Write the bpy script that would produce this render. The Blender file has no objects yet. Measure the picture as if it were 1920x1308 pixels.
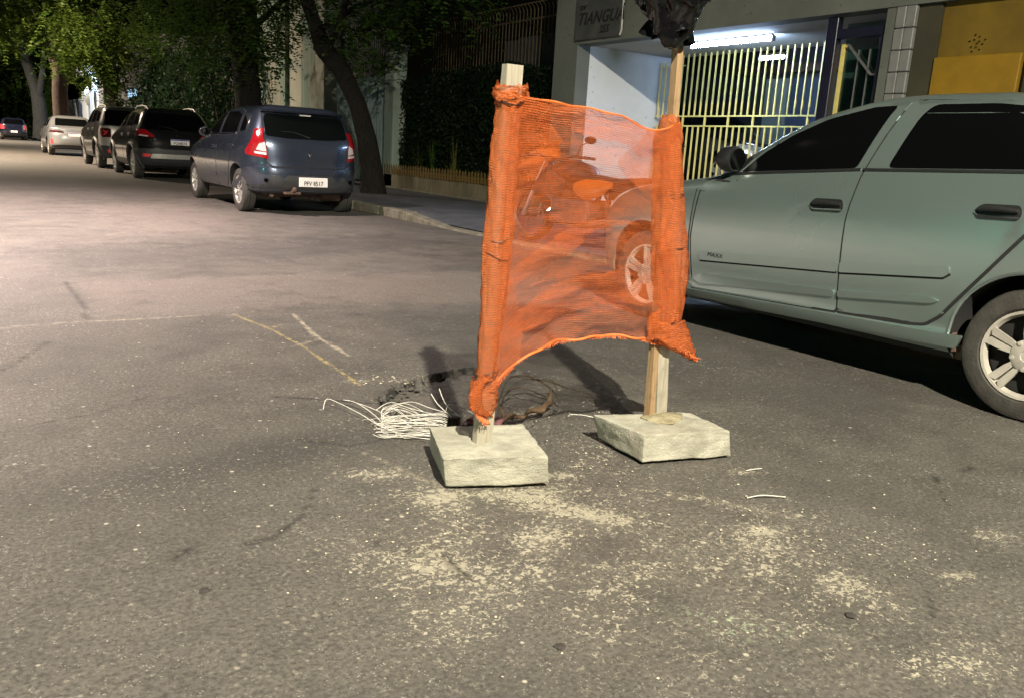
import bpy, bmesh, math, random
import numpy as np
from mathutils import Vector, Matrix
R = math.radians
random.seed(7)
rng = np.random.default_rng(7)
S = bpy.context.scene
C = S.collection

# ------------------------------------------------------------------ camera
cam = bpy.data.cameras.new('camera')
co = bpy.data.objects.new('camera', cam); C.objects.link(co); S.camera = co
YAW, PIT, ROL, HC, FPX = 0.59680, 0.22926, 0.05900, 1.030, 1561.17
fw = Vector((math.sin(YAW)*math.cos(PIT), math.cos(YAW)*math.cos(PIT), -math.sin(PIT)))
rt = Vector((math.cos(YAW), -math.sin(YAW), 0)); up = rt.cross(fw)
r2 = rt*math.cos(ROL) + up*math.sin(ROL); u2 = up*math.cos(ROL) - rt*math.sin(ROL)
M = Matrix((r2, u2, -fw)).transposed().to_4x4(); M.translation = (0, 0, HC)
co.matrix_world = M
cam.sensor_width = 36; cam.sensor_fit = 'HORIZONTAL'; cam.lens = 36*FPX/1920
cam.clip_start = 0.05; cam.clip_end = 600

# ------------------------------------------------------------------ night sky, moon, exposure
w = bpy.data.worlds.new('World'); S.world = w; w.use_nodes = True
wn = w.node_tree.nodes; wl = w.node_tree.links
sky = wn.new('ShaderNodeTexSky'); sky.sky_type = 'NISHITA'; sky.sun_disc = False
sky.sun_elevation = R(2); sky.sun_rotation = R(200)
bg = wn['Background']; wl.new(sky.outputs[0], bg.inputs[0]); bg.inputs[1].default_value = 0.0006
sl = bpy.data.lights.new('moon', 'SUN'); sl.energy = 0.012; sl.angle = R(0.5); sl.color = (1, .95, .85)
so = bpy.data.objects.new('moon', sl); C.objects.link(so); so.rotation_euler = (R(55), 0, R(-18))
S.view_settings.view_transform = 'Standard'; S.view_settings.look = 'None'
S.view_settings.exposure = 0; S.view_settings.gamma = 1; S.view_settings.use_curve_mapping = False
S.render.engine = 'CYCLES'
S.cycles.use_denoising = True; S.cycles.max_bounces = 6; S.cycles.transparent_max_bounces = 24
S.cycles.sample_clamp_indirect = 4

# ------------------------------------------------------------------ helpers
def link(o, parent=None):
    C.objects.link(o)
    if parent: o.parent = parent
    return o
def tag(o, label=None, cat=None, group=None, kind=None):
    if label: o['label'] = label
    if cat: o['category'] = cat
    if group: o['group'] = group
    if kind: o['kind'] = kind
    return o
def empty(name, loc=(0, 0, 0), rz=0, parent=None):
    o = bpy.data.objects.new(name, None); o.location = loc; o.rotation_euler = (0, 0, rz)
    o.empty_display_size = .1
    return link(o, parent)
def thing(name, label, cat, loc=(0, 0, 0), rz=0, group=None):
    return tag(empty(name, loc, rz), label, cat, group)
def mesh(name, verts, faces, mat=None, parent=None, smooth=False, ang=None, mi=None):
    me = bpy.data.meshes.new(name); me.from_pydata([tuple(v) for v in verts], [], [tuple(f) for f in faces])
    mats = mat if isinstance(mat, (list, tuple)) else [mat]
    for m in mats:
        if m: me.materials.append(m)
    if mi is not None: me.polygons.foreach_set('material_index', mi)
    me.validate()
    if smooth:
        me.polygons.foreach_set('use_smooth', [True]*len(me.polygons))
        if ang: me.set_sharp_from_angle(angle=R(ang))
    return link(bpy.data.objects.new(name, me), parent)
class MB:
    def __init__(s): s.v = []; s.f = []; s.m = []
    def add(s, v, f, m=0):
        b = len(s.v); s.v += [tuple(p) for p in v]; s.f += [tuple(i+b for i in q) for q in f]; s.m += [m]*len(f); return s
    def box(s, x0, x1, y0, y1, z0, z1, m=0):
        v = [(x0,y0,z0),(x1,y0,z0),(x1,y1,z0),(x0,y1,z0),(x0,y0,z1),(x1,y0,z1),(x1,y1,z1),(x0,y1,z1)]
        return s.add(v, [(3,2,1,0),(4,5,6,7),(0,1,5,4),(1,2,6,5),(2,3,7,6),(3,0,4,7)], m)
    def bar(s, a, b, w, h, m=0, upv=(0,0,1)):
        a = Vector(a); b = Vector(b); d = (b-a).normalized(); u = Vector(upv)
        if abs(d.dot(u)) > .95: u = Vector((1,0,0))
        x = d.cross(u).normalized()*w/2; y = x.normalized().cross(d)*h/2
        v = [a-x-y,a+x-y,a+x+y,a-x+y,b-x-y,b+x-y,b+x+y,b-x+y]
        return s.add(v, [(3,2,1,0),(4,5,6,7),(0,1,5,4),(1,2,6,5),(2,3,7,6),(3,0,4,7)], m)
    def tube(s, pts, r, n=8, m=0, cap=True):
        pts = [Vector(p) for p in pts]; k = len(pts)
        rs = r if isinstance(r, (list, tuple)) else [r]*k
        v = []; f = []; px = None
        for i, p in enumerate(pts):
            d = (pts[min(i+1,k-1)]-pts[max(i-1,0)]).normalized()
            if px is None:
                px = d.cross(Vector((0,0,1)))
                if px.length < .1: px = d.cross(Vector((1,0,0)))
            px = (px - d*px.dot(d)).normalized(); py = d.cross(px)
            for j in range(n):
                a = 2*math.pi*j/n; v.append(p+px*math.cos(a)*rs[i]+py*math.sin(a)*rs[i])
        for i in range(k-1):
            for j in range(n): f.append((i*n+j, i*n+(j+1)%n, (i+1)*n+(j+1)%n, (i+1)*n+j))
        if cap: f += [tuple(range(n))[::-1], tuple((k-1)*n+j for j in range(n))]
        return s.add(v, f, m)
    def lathe(s, prof, n=32, m=0, axis='y', c=(0,0,0)):     # profile of (radius, offset along the axis)
        v = []; f = []; k = len(prof)
        for i in range(n):
            a = 2*math.pi*i/n; ca, sa = math.cos(a), math.sin(a)
            for r, t in prof:
                p = (r*ca, t, r*sa) if axis == 'y' else ((r*ca, r*sa, t) if axis == 'z' else (t, r*ca, r*sa))
                v.append((p[0]+c[0], p[1]+c[1], p[2]+c[2]))
        for i in range(n):
            for j in range(k-1):
                a, b = i*k+j, ((i+1)%n)*k+j; f.append((a, a+1, b+1, b))
        return s.add(v, f, m)
    def build(s, name, mat, parent=None, smooth=False, ang=40):
        return mesh(name, s.v, s.f, mat, parent, smooth, ang if smooth else None, s.m)
def bevelled(o, wd, seg=2):
    bm = bmesh.new(); bm.from_mesh(o.data)
    bmesh.ops.bevel(bm, geom=list(bm.edges), offset=wd, segments=seg, affect='EDGES', profile=.5)
    bm.to_mesh(o.data); bm.free(); return o
def text(name, body, size, mat, parent, M4, shear=0, ext=.002, align='CENTER', bold=0, sx=1):
    cu = bpy.data.curves.new(name, 'FONT'); cu.body = body; cu.size = size; cu.extrude = ext; cu.shear = shear
    cu.align_x = align; cu.align_y = 'CENTER'; cu.offset = bold; cu.resolution_u = 3
    t = bpy.data.objects.new('tmp_text', cu); C.objects.link(t)
    me = bpy.data.meshes.new_from_object(t.evaluated_get(bpy.context.evaluated_depsgraph_get()))
    bpy.data.objects.remove(t); bpy.data.curves.remove(cu)
    me.transform(Matrix.Diagonal((sx, 1, 1, 1))); me.transform(M4); me.materials.clear(); me.materials.append(mat); me.name = name
    return link(bpy.data.objects.new(name, me), parent)
def frame4(o, x, y):
    x = Vector(x).normalized(); y = Vector(y).normalized(); z = x.cross(y)
    m = Matrix((x, y, z)).transposed().to_4x4(); m.translation = o; return m
def vnoise(P, sc, seed=0):               # smooth value noise on an (N,3) array
    P = np.asarray(P, float)*sc + 100; i = np.floor(P).astype(np.int64); f = P-i; f = f*f*(3-2*f); out = 0
    for a in (0,1):
        for b in (0,1):
            for c in (0,1):
                h = ((i[:,0]+a)*374761393 + (i[:,1]+b)*668265263 + (i[:,2]+c)*2147483647 + seed*1274126177) & 0xffffffff
                h = ((h ^ (h >> 13))*1274126177) & 0xffffffff; h = ((h ^ (h >> 16)) & 0xffff)/65535.0
                out = out + h*(f[:,0] if a else 1-f[:,0])*(f[:,1] if b else 1-f[:,1])*(f[:,2] if c else 1-f[:,2])
    return out*2-1

# ------------------------------------------------------------------ materials
class N:
    def __init__(s, name):
        s.mat = bpy.data.materials.new(name); s.mat.use_nodes = True; s.nt = s.mat.node_tree
        s.b = s.nt.nodes['Principled BSDF']; s.out = s.nt.nodes['Material Output']
    def new(s, t, **k):
        n = s.nt.nodes.new('ShaderNode'+t)
        for a, b in k.items(): setattr(n, a, b)
        return n
    def put(s, sock, val):
        if isinstance(val, bpy.types.NodeSocket): s.nt.links.new(val, sock)
        else: sock.default_value = val
    def co(s, kind='Object'): return s.new('TexCoord').outputs[kind]
    def mapp(s, v, sc):
        n = s.new('Mapping'); s.put(n.inputs[0], v); n.inputs['Scale'].default_value = sc; return n.outputs[0]
    def noise(s, v, sc, det=4, rough=.55, dist=0):
        n = s.new('TexNoise'); s.put(n.inputs['Vector'], v); n.inputs['Scale'].default_value = sc
        n.inputs['Detail'].default_value = det; n.inputs['Roughness'].default_value = rough; n.inputs['Distortion'].default_value = dist
        return n.outputs['Fac']
    def voro(s, v, sc, out='Distance', feat='F1'):
        n = s.new('TexVoronoi', feature=feat); s.put(n.inputs['Vector'], v); n.inputs['Scale'].default_value = sc; return n.outputs[out]
    def ramp(s, v, a, b, c0=0., c1=1.):
        n = s.new('MapRange', clamp=True); s.put(n.inputs[0], v); n.inputs[1].default_value = a; n.inputs[2].default_value = b
        n.inputs[3].default_value = c0; n.inputs[4].default_value = c1; return n.outputs[0]
    def math(s, op, a, b=0.):
        n = s.new('Math', operation=op); s.put(n.inputs[0], a); s.put(n.inputs[1], b); return n.outputs[0]
    def mix(s, f, a, b):
        n = s.new('MixRGB'); s.put(n.inputs[0], f)
        for i, x in ((1, a), (2, b)): s.put(n.inputs[i], x if isinstance(x, bpy.types.NodeSocket) else (*x, 1))
        return n.outputs[0]
    def attr(s, name): return s.new('Attribute', attribute_name=name).outputs['Fac']
    def bump(s, h, st, dist=.01):
        n = s.new('Bump'); n.inputs['Strength'].default_value = st; n.inputs['Distance'].default_value = dist
        s.put(n.inputs['Height'], h); s.put(s.b.inputs['Normal'], n.outputs[0])
    def set(s, **k):
        for a, v in k.items(): s.put(s.b.inputs[a.replace('_', ' ')], v)
        return s
def simple(name, col, rough=.6, metal=0, var=.25, sc=8, bump=0, bsc=60, spec=.5, coat=0):
    n = N(name); v = n.co()
    f = n.noise(v, sc, 5, .6)
    c0 = tuple(x*(1-var) for x in col); c1 = tuple(min(1, x*(1+var)) for x in col)
    n.set(Base_Color=n.mix(n.ramp(f, .3, .7), c0, c1), Roughness=rough, Metallic=metal, Specular_IOR_Level=spec, Coat_Weight=coat)
    if coat: n.set(Coat_Roughness=.06)
    if bump: n.bump(n.noise(v, bsc, 3), bump, .01)
    return n.mat
def emit(name, col, st):
    n = N(name); n.set(Base_Color=(0,0,0,1), Emission_Color=(*col, 1), Emission_Strength=st); return n.mat
def paint(name, col, metal=.0, rough=.35, coat=1., dirt=(.12,.10,.08), dirtamt=.25):
    n = N(name); v = n.co(); g = n.new('Separate'+'XYZ'); n.put(g.inputs[0], v)
    d = n.noise(v, 6, 6, .65)
    dm = n.math('MULTIPLY', n.ramp(g.outputs[2], .75, .15, 0, 1), n.ramp(d, .35, .75, 0, dirtamt*2))
    fl = n.noise(v, 1500, 0)
    base = n.mix(n.ramp(fl, .35, .65), tuple(x*.96 for x in col), tuple(min(1, x*1.04) for x in col))
    n.set(Base_Color=n.mix(dm, base, dirt), Metallic=metal, Coat_Weight=coat, Coat_Roughness=.05,
          Roughness=n.math('ADD', n.ramp(n.noise(v, 1.2, 3), .3, .7, rough-.03, rough+.04), n.math('MULTIPLY', dm, .3)))
    return n.mat

def m_road():
    n = N('asphalt'); P = n.co()
    big = n.noise(P, .55, 5, .6); mid = n.noise(P, 3.2, 5, .65); fine = n.noise(P, 85, 4, .75)
    v1 = n.voro(P, 150); v2 = n.voro(P, 62, 'Color')
    sep = n.new('SeparateColor'); n.put(sep.inputs[0], v2); vr = sep.outputs[0]
    v2d = n.voro(P, 62)
    base = n.mix(n.ramp(big, .3, .7), (.062, .058, .052), (.122, .112, .098))
    base = n.mix(n.ramp(mid, .35, .7, 0, .6), base, (.138, .125, .106))
    patch = n.attr('patch')
    base = n.mix(patch, base, (.150, .130, .114))
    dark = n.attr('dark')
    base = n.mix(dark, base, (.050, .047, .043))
    # aggregate: grains of pale stone in the dark binder
    grain = n.math('MULTIPLY', n.ramp(v2d, .42, .18), n.ramp(vr, .70, .86))
    grain = n.math('MULTIPLY', grain, n.ramp(n.noise(P, 2.2, 4), .38, .62, .25, 1))
    base = n.mix(n.math('MULTIPLY', grain, n.ramp(n.noise(P, 1.1, 4, .6), .35, .65, .25, .85)), base, (.34, .31, .26))
    grain2 = n.math('MULTIPLY', n.ramp(v1, .36, .16), n.ramp(n.noise(P, 34, 2), .50, .60))
    base = n.mix(n.math('MULTIPLY', grain2, n.ramp(n.noise(P, 1.7, 5, .65), .36, .66, .12, .9)), base, (.47, .44, .37))
    base = n.mix(n.ramp(fine, .58, .36, 0, .75), base, (.030, .027, .024))
    v3 = n.voro(P, 26, 'Color'); s3 = n.new('SeparateColor'); n.put(s3.inputs[0], v3)
    big_st = n.math('MULTIPLY', n.ramp(n.voro(P, 26), .20, .13), n.ramp(s3.outputs[1], .90, .92))
    base = n.mix(n.math('MULTIPLY', big_st, .8), base, n.mix(s3.outputs[2], (.20,.18,.15), (.44,.41,.34)))
    blot = n.ramp(n.noise(P, 2.6, 6, .7, .6), .54, .70, 0, .5)
    base = n.mix(blot, base, (.045, .042, .038))
    dust = n.attr('dust')
    dn = n.math('ADD', n.math('MULTIPLY', n.noise(P, 60, 2, .6, 1.2), .75), n.math('MULTIPLY', n.noise(n.mapp(P, (1, 1.5, 1)), 15, 6, .75, 1.2), .60))
    dm = n.ramp(n.math('ADD', n.math('MULTIPLY', dust, .62), n.math('MULTIPLY', n.math('SUBTRACT', dn, .67), 3.0)), .41, .56)
    dm = n.math('MULTIPLY', dm, n.ramp(dust, .05, .26))
    haze = n.math('MULTIPLY', n.ramp(dust, .15, .95, 0, .30), n.ramp(n.noise(n.mapp(P, (1, 1.6, 1)), 9, 6, .75, .8), .34, .66))
    base = n.mix(haze, base, (.33, .30, .235))
    base = n.mix(n.math('MULTIPLY', dm, n.ramp(n.noise(P, 40, 2), .3, .7, .45, .85)), base, (.42, .385, .295))
    yl = n.attr('yline'); ym = n.math('MULTIPLY', yl, n.ramp(n.noise(P, 24, 5, .7), .42, .55))
    base = n.mix(n.math('MULTIPLY', ym, .6), base, (.40, .31, .11))
    wl_ = n.attr('wline'); wm = n.math('MULTIPLY', wl_, n.ramp(n.noise(P, 20, 5, .75), .40, .56))
    base = n.mix(n.math('MULTIPLY', wm, .6), base, (.46, .40, .30))
    gr = n.attr('green'); gm = n.math('MULTIPLY', gr, n.ramp(n.noise(P, 48, 4, .7), .55, .64))
    base = n.mix(n.math('MULTIPLY', gm, .7), base, (.36, .45, .30))
    soil = n.attr('soil')
    base = n.mix(soil, base, n.mix(n.ramp(n.noise(P, 25, 4), .35, .65), (.03, .022, .015), (.12, .075, .035)))
    crack = n.attr('crack'); base = n.mix(n.math('MULTIPLY', crack, n.ramp(n.noise(P, 30, 3), .35, .5)), base, (.012, .011, .010))
    n.set(Base_Color=base, Roughness=n.ramp(mid, .3, .7, .58, .82), Specular_IOR_Level=.5)
    h = n.math('ADD', n.math('MULTIPLY', v2d, -.9), n.math('ADD', n.math('MULTIPLY', fine, 1.2), n.math('MULTIPLY', n.math('ADD', patch, .25), n.math('MULTIPLY', n.noise(P, 24, 2), 1.5))))
    n.bump(h, .24, .006)
    return n.mat
MAT = {}
MAT['road'] = m_road()
def m_concrete(name, a, b, sc=6, stain=(.10,.09,.07), samt=.4, bump=.4):
    n = N(name); v = n.co(); f = n.noise(v, sc, 7, .65); g = n.noise(v, sc*.35, 4, .6, .5)
    c = n.mix(n.ramp(f, .3, .72), a, b); c = n.mix(n.ramp(g, .52, .75, 0, samt), c, stain)
    pit = n.ramp(n.voro(v, sc*6), .20, .06, 0, .8); c = n.mix(n.math('MULTIPLY', pit, n.ramp(n.noise(v, sc*2, 2), .5, .6)), c, tuple(x*.4 for x in a))
    n.set(Base_Color=c, Roughness=.88, Specular_IOR_Level=.25)
    n.bump(n.math('ADD', f, n.math('MULTIPLY', n.noise(v, sc*14, 3), .35)), bump, .012)
    return n.mat
MAT['block'] = m_concrete('cast_concrete', (.30,.29,.235), (.46,.45,.37), 12, (.22,.205,.155), .8, .8)
MAT['kerb'] = m_concrete('kerb_concrete', (.10,.095,.07), (.24,.22,.17), 9, (.05,.05,.035), .7)
def m_walk():
    n = N('pavement'); v = n.co(); f = n.noise(v, 2.5, 6, .65); s = n.noise(n.mapp(v, (6, 1.2, 1)), 2.2, 6, .7, 1.0)
    c = n.mix(n.ramp(f, .3, .7), (.045,.048,.056), (.105,.110,.122)); c = n.mix(n.ramp(s, .60, .72, 0, .65), c, (.26,.27,.30))
    n.set(Base_Color=c, Roughness=.7); n.bump(n.noise(v, 30, 4), .4, .01); return n.mat
MAT['walk'] = m_walk()
MAT['facade'] = m_concrete('facade_plaster', (.11,.12,.105), (.15,.16,.14), 1.6, (.06,.065,.055), .6, .2)
MAT['white'] = m_concrete('white_plaster', (.60,.61,.62), (.70,.71,.72), 1.5, (.45,.46,.47), .25, .08)
MAT['soffit'] = m_concrete('soffit_plaster', (.38,.39,.38), (.46,.47,.46), 1.5, (.3,.3,.3), .3, .08)
MAT['garage'] = m_concrete('garage_plaster', (.055,.057,.065), (.085,.088,.098), 1.2, (.06,.06,.06), .3, .1)
MAT['bluewall'] = m_concrete('blue_painted_wall', (.09,.115,.18), (.12,.15,.22), 1.2, (.1,.13,.2), .2, .1)
MAT['palewall'] = m_concrete('pale_painted_wall', (.36,.40,.36), (.46,.50,.46), 1.2, (.25,.28,.25), .3, .1)
def m_stained(name, a, b, c2):
    n = N(name); v = n.co(); s = n.noise(n.mapp(v, (1, 1.4, .28)), 2.0, 6, .65, .8); f = n.noise(v, 1.1, 5, .6)
    c = n.mix(n.ramp(s, .38, .62), a, b); c = n.mix(n.ramp(f, .5, .68, 0, .8), c, c2)
    n.set(Base_Color=c, Roughness=.85); n.bump(n.noise(v, 20, 4), .2, .01); return n.mat
MAT['oldwall'] = m_stained('weathered_wall', (.06,.125,.10), (.17,.155,.115), (.05,.10,.085))
MAT['column'] = m_stained('cream_column', (.19,.205,.165), (.25,.25,.195), (.12,.16,.135))
MAT['pillar'] = m_stained('pillar_plaster', (.17,.24,.21), (.27,.30,.25), (.12,.12,.09))
MAT['lowwall'] = m_stained('garden_wall_plaster', (.10,.085,.05), (.19,.165,.105), (.09,.095,.06))
MAT['farwall'] = m_concrete('far_wall', (.16,.155,.15), (.22,.215,.21), .8, (.1,.1,.1), .3, .1)
MAT['litwall'] = m_concrete('lit_wall', (.5,.56,.62), (.6,.66,.72), .8, (.35,.42,.5), .3, .1)
MAT['palefar'] = m_concrete('cream_far_wall', (.42,.37,.26), (.52,.46,.33), .8, (.3,.26,.18), .3, .1)
MAT['sheet'] = simple('teal_sheet_metal', (.085,.125,.125), .55, .3, .3, 3)
MAT['sheetdark'] = simple('dark_sheet_metal', (.035,.04,.042), .6, .2, .4, 3)
MAT['yellow'] = simple('yellow_enamel', (.74,.62,.20), .4, 0, .12, 10)
MAT['yellowwall'] = simple('yellow_wall_paint', (.25,.140,.004), .7, 0, .2, 3, .15)
MAT['yellowdark'] = simple('weathered_yellow_paint', (.145,.088,.004), .75, 0, .3, 2.2, .15)
MAT['picket'] = simple('faded_yellow_paint', (.12,.075,.012), .7, 0, .35, 9, .2)
MAT['brownwall'] = simple('brown_wall_paint', (.045,.04,.022), .8, 0, .3, 2)
MAT['darkframe'] = simple('dark_blue_frame', (.012,.013,.03), .35, 0, .2, 4)
MAT['ironbar'] = simple('rusty_iron_bar', (.11,.08,.05), .65, .3, .4, 20)
MAT['black'] = simple('black_plastic', (.012,.012,.013), .45, 0, .2, 20)
MAT['trim'] = simple('grey_trim_plastic', (.035,.035,.037), .55, 0, .2, 20, .1, 300)
MAT['rubber'] = simple('tyre_rubber', (.022,.021,.020), .75, 0, .35, 14, .3, 90)
MAT['dirtyrubber'] = simple('dusty_tyre_rubber', (.040,.037,.032), .8, 0, .35, 14, .3, 90)
MAT['rim'] = simple('silver_wheel_paint', (.45,.44,.41), .38, .55, .12, 14)
MAT['hubcap'] = simple('worn_hubcap_plastic', (.40,.375,.33), .45, .15, .15, 18, .1)
MAT['rimdark'] = simple('dark_wheel_paint', (.09,.09,.09), .4, .5, .2, 14)
MAT['under'] = simple('underbody', (.008,.008,.008), .9, 0, .3, 9)
MAT['rust'] = simple('rusty_axle', (.12,.075,.055), .75, .2, .4, 12, .3)
MAT['chrome'] = simple('chrome', (.75,.75,.75), .12, 1, .05, 10)
MAT['redlens'] = simple('red_lens', (.26,.006,.010), .12, 0, .2, 40, .2, 80, .6, .8)
MAT['pinklens'] = simple('red_reflector', (.75,.06,.07), .15, 0, .2, 60, .2, 80, .6, .8)
MAT['clearlens'] = simple('clear_lens', (.62,.60,.60), .12, .2, .2, 50, .2, 80, .6, .8)
MAT['darklens'] = simple('smoked_lens', (.06,.008,.012), .12, 0, .2, 40, 0, 80, .6, .8)
MAT['platewhite'] = simple('plate_white', (.80,.76,.74), .5, 0, .05, 10)
MAT['plateblue'] = simple('plate_blue', (.02,.03,.30), .5, 0, .05, 10)
MAT['ink'] = simple('plate_ink', (.02,.02,.025), .6, 0, .1, 10)
def m_glass(name, col=(.002,.0022,.0025)):
    n = N(name); v = n.co()
    n.set(Base_Color=(*col, 1), Roughness=n.ramp(n.noise(v, 3, 4), .3, .7, .10, .16), Specular_IOR_Level=.07); return n.mat
MAT['tint'] = m_glass('tinted_glass')
MAT['tint2'] = m_glass('smoked_glass', (.003,.004,.004))
def m_doorglass():
    n = N('clear_glass'); g = n.new('BsdfGlossy'); g.inputs['Roughness'].default_value = .03
    t = n.new('BsdfTransparent'); t.inputs[0].default_value = (.55,.75,.70,1)
    fr = n.new('Fresnel'); fr.inputs[0].default_value = 1.6
    x = n.new('MixShader'); n.put(x.inputs[0], n.math('ADD', fr.outputs[0], .06)); n.put(x.inputs[1], t.outputs[0]); n.put(x.inputs[2], g.outputs[0])
    n.put(n.out.inputs[0], x.outputs[0]); return n.mat
MAT['glass'] = m_doorglass()
MAT['silver'] = paint('silver_paint_green_cast', (.305,.385,.368), .78, .29, 1, dirtamt=.03)  # green cast of the signal light mixed into the silver paint colour
MAT['slate'] = paint('slate_blue_paint', (.052,.066,.098), .7, .27, 1, dirtamt=.12)
MAT['blackp'] = paint('black_paint', (.008,.008,.009), .1, .25, 1, dirtamt=.15)
MAT['charcoal'] = paint('charcoal_paint', (.030,.031,.028), .3, .3, 1)
MAT['warmwhite'] = paint('light_grey_paint', (.40,.37,.34), .3, .3, 1)
MAT['silver2'] = paint('plain_silver_paint', (.42,.43,.44), .7, .32, 1)
MAT['navy'] = paint('dark_navy_paint', (.010,.012,.028), .2, .25, 1)
MAT['orangep'] = paint('orange_fairing', (.48,.10,.008), 0, .3, .8, dirtamt=.05)
def m_wood(name, a, b, sc=1.0):
    n = N(name); v = n.mapp(n.co(), (22*sc, 22*sc, 1.6*sc)); f = n.noise(v, 3, 6, .65, 1.4); d = n.noise(n.co(), 9, 5, .6)
    c = n.mix(n.ramp(f, .3, .7), a, b); c = n.mix(n.ramp(d, .55, .75, 0, .6), c, tuple(x*.45 for x in a))
    n.set(Base_Color=c, Roughness=.8, Specular_IOR_Level=.25); n.bump(f, .35, .004); return n.mat
MAT['wood'] = m_wood('weathered_plank', (.215,.195,.150), (.36,.335,.262))
MAT['lath'] = m_wood('brown_lath', (.20,.125,.065), (.33,.225,.125))
def m_bark(name, a, b):
    n = N(name); v = n.mapp(n.co(), (5, 5, 1.3)); f = n.noise(v, 2.4, 7, .7, 1.2)
    n.set(Base_Color=n.mix(n.ramp(f, .35, .68), a, b), Roughness=.9, Specular_IOR_Level=.2); n.bump(f, .9, .05); return n.mat
MAT['barkdark'] = m_bark('dark_bark', (.009,.008,.007), (.024,.021,.017))
MAT['barkgrey'] = m_bark('grey_bark', (.022,.024,.024), (.055,.056,.054))
MAT['barkbrown'] = m_bark('brown_bark', (.045,.03,.025), (.10,.075,.06))
def m_leaf(name, a, b):
    n = N(name); oi = n.co(); f = n.noise(oi, 1.3, 4, .6); g = n.noise(oi, 14, 2)
    c = n.mix(n.ramp(f, .35, .65), a, b); c = n.mix(n.ramp(g, .4, .7, 0, .6), c, tuple(x*.55 for x in a))
    d = n.new('BsdfDiffuse'); n.put(d.inputs[0], c); t = n.new('BsdfTranslucent'); n.put(t.inputs[0], c)
    gl = n.new('BsdfGlossy'); gl.inputs[0].default_value = (1,1,1,1); gl.inputs['Roughness'].default_value = .45
    x = n.new('MixShader'); x.inputs[0].default_value = .4; n.put(x.inputs[1], d.outputs[0]); n.put(x.inputs[2], t.outputs[0])
    y = n.new('MixShader'); y.inputs[0].default_value = .005; n.put(y.inputs[1], x.outputs[0]); n.put(y.inputs[2], gl.outputs[0])
    n.put(n.out.inputs[0], y.outputs[0]); return n.mat
MAT['leafgreen'] = m_leaf('green_leaf', (.030,.070,.014), (.065,.115,.022))
MAT['leafyellow'] = m_leaf('yellow_green_leaf', (.040,.078,.012), (.088,.122,.018))
MAT['leafdark'] = m_leaf('dark_leaf', (.007,.018,.008), (.016,.033,.012))
MAT['leafmid'] = m_leaf('mid_leaf', (.014,.038,.012), (.034,.068,.018))
MAT['leafpale'] = m_leaf('straw_leaf', (.09,.10,.03), (.16,.15,.05))
def m_net(name, lo, hi, col=(.68,.150,.036)):
    n = N(name); uv = n.co('UV'); s = n.new('Separate'+'XYZ'); n.put(s.inputs[0], uv)
    wob = n.noise(uv, 14, 3)
    vv = n.math('ADD', s.outputs[1], n.math('MULTIPLY', wob, .010))
    line = n.math('SINE', n.math('MULTIPLY', vv, 2*math.pi/.0068))
    vert = n.math('SINE', n.math('MULTIPLY', s.outputs[0], 2*math.pi/.0042))
    tear = n.ramp(n.noise(n.mapp(uv, (3, 9, 1)), 7, 4, .6), .3, .7, -.06, .06)
    a = n.math('ADD', n.ramp(line, -.35, .95, lo, hi), n.math('ADD', tear, n.math('MULTIPLY', vert, .05)))
    cc = n.mix(n.ramp(n.noise(uv, 60, 3), .3, .7), tuple(x*.82 for x in col), tuple(min(1, x*1.08) for x in col))
    d = n.new('BsdfDiffuse'); n.put(d.inputs[0], cc); t = n.new('BsdfTranslucent'); n.put(t.inputs[0], cc)
    g = n.new('BsdfGlossy'); g.inputs['Roughness'].default_value = .28; g.inputs[0].default_value = (1,.75,.5,1)
    bmp = n.new('Bump'); bmp.inputs['Strength'].default_value = .8; bmp.inputs['Distance'].default_value = .003
    n.put(bmp.inputs['Height'], n.math('ADD', n.math('MULTIPLY', line, .45), n.math('MULTIPLY', n.noise(n.mapp(uv, (6, 1, 1)), 30, 5, .7, 1.5), 3.0)))
    for q in (d, g): n.put(q.inputs['Normal'], bmp.outputs[0])
    x = n.new('MixShader'); x.inputs[0].default_value = .25; n.put(x.inputs[1], d.outputs[0]); n.put(x.inputs[2], t.outputs[0])
    y = n.new('MixShader'); y.inputs[0].default_value = .06; n.put(y.inputs[1], x.outputs[0]); n.put(y.inputs[2], g.outputs[0])
    tr = n.new('BsdfTransparent'); z = n.new('MixShader'); n.put(z.inputs[0], n.ramp(a, 0, 1)); n.put(z.inputs[1], tr.outputs[0]); n.put(z.inputs[2], y.outputs[0])
    n.put(n.out.inputs[0], z.outputs[0]); return n.mat
MAT['net'] = m_net('orange_net', .27, .50)
MAT['net2'] = m_net('orange_net_folded', .22, .46)
MAT['net3'] = m_net('orange_net_wrapped', .58, .84, (.58,.135,.034))
MAT['fray'] = simple('orange_fibre', (.66,.145,.032), .6, 0, .2, 60)
MAT['strand'] = simple('white_nylon', (.52,.50,.45), .5, 0, .08, 30)
MAT['twig'] = simple('dry_twig', (.055,.038,.022), .85, 0, .3, 20)
MAT['knot'] = simple('brown_root', (.085,.052,.027), .8, 0, .5, 20, .4)
MAT['scrap'] = simple('purple_scrap', (.10,.045,.05), .5, 0, .5, 20, .3)
MAT['wire'] = simple('tie_wire', (.03,.014,.008), .5, .3, .2, 20)
def m_bag():
    n = N('black_bag_plastic'); n.set(Base_Color=(.003,.003,.0035,1), Roughness=.16, Specular_IOR_Level=.5)
    v = n.co(); f = n.voro(n.mapp(v, (1, 1, .7)), 9, 'Distance', 'SMOOTH_F1'); g = n.noise(v, 6, 3, .5, 2.5)
    n.bump(n.math('ADD', f, g), .16, .03); return n.mat
MAT['bag'] = m_bag()
MAT['lump'] = simple('tar', (.038,.034,.030), .8, 0, .3, 30)
MAT['pebble'] = simple('pale_gravel', (.40,.36,.27), .85, 0, .35, 30)
MAT['steel'] = simple('galvanised_steel', (.30,.31,.31), .45, .7, .15, 10)
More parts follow.
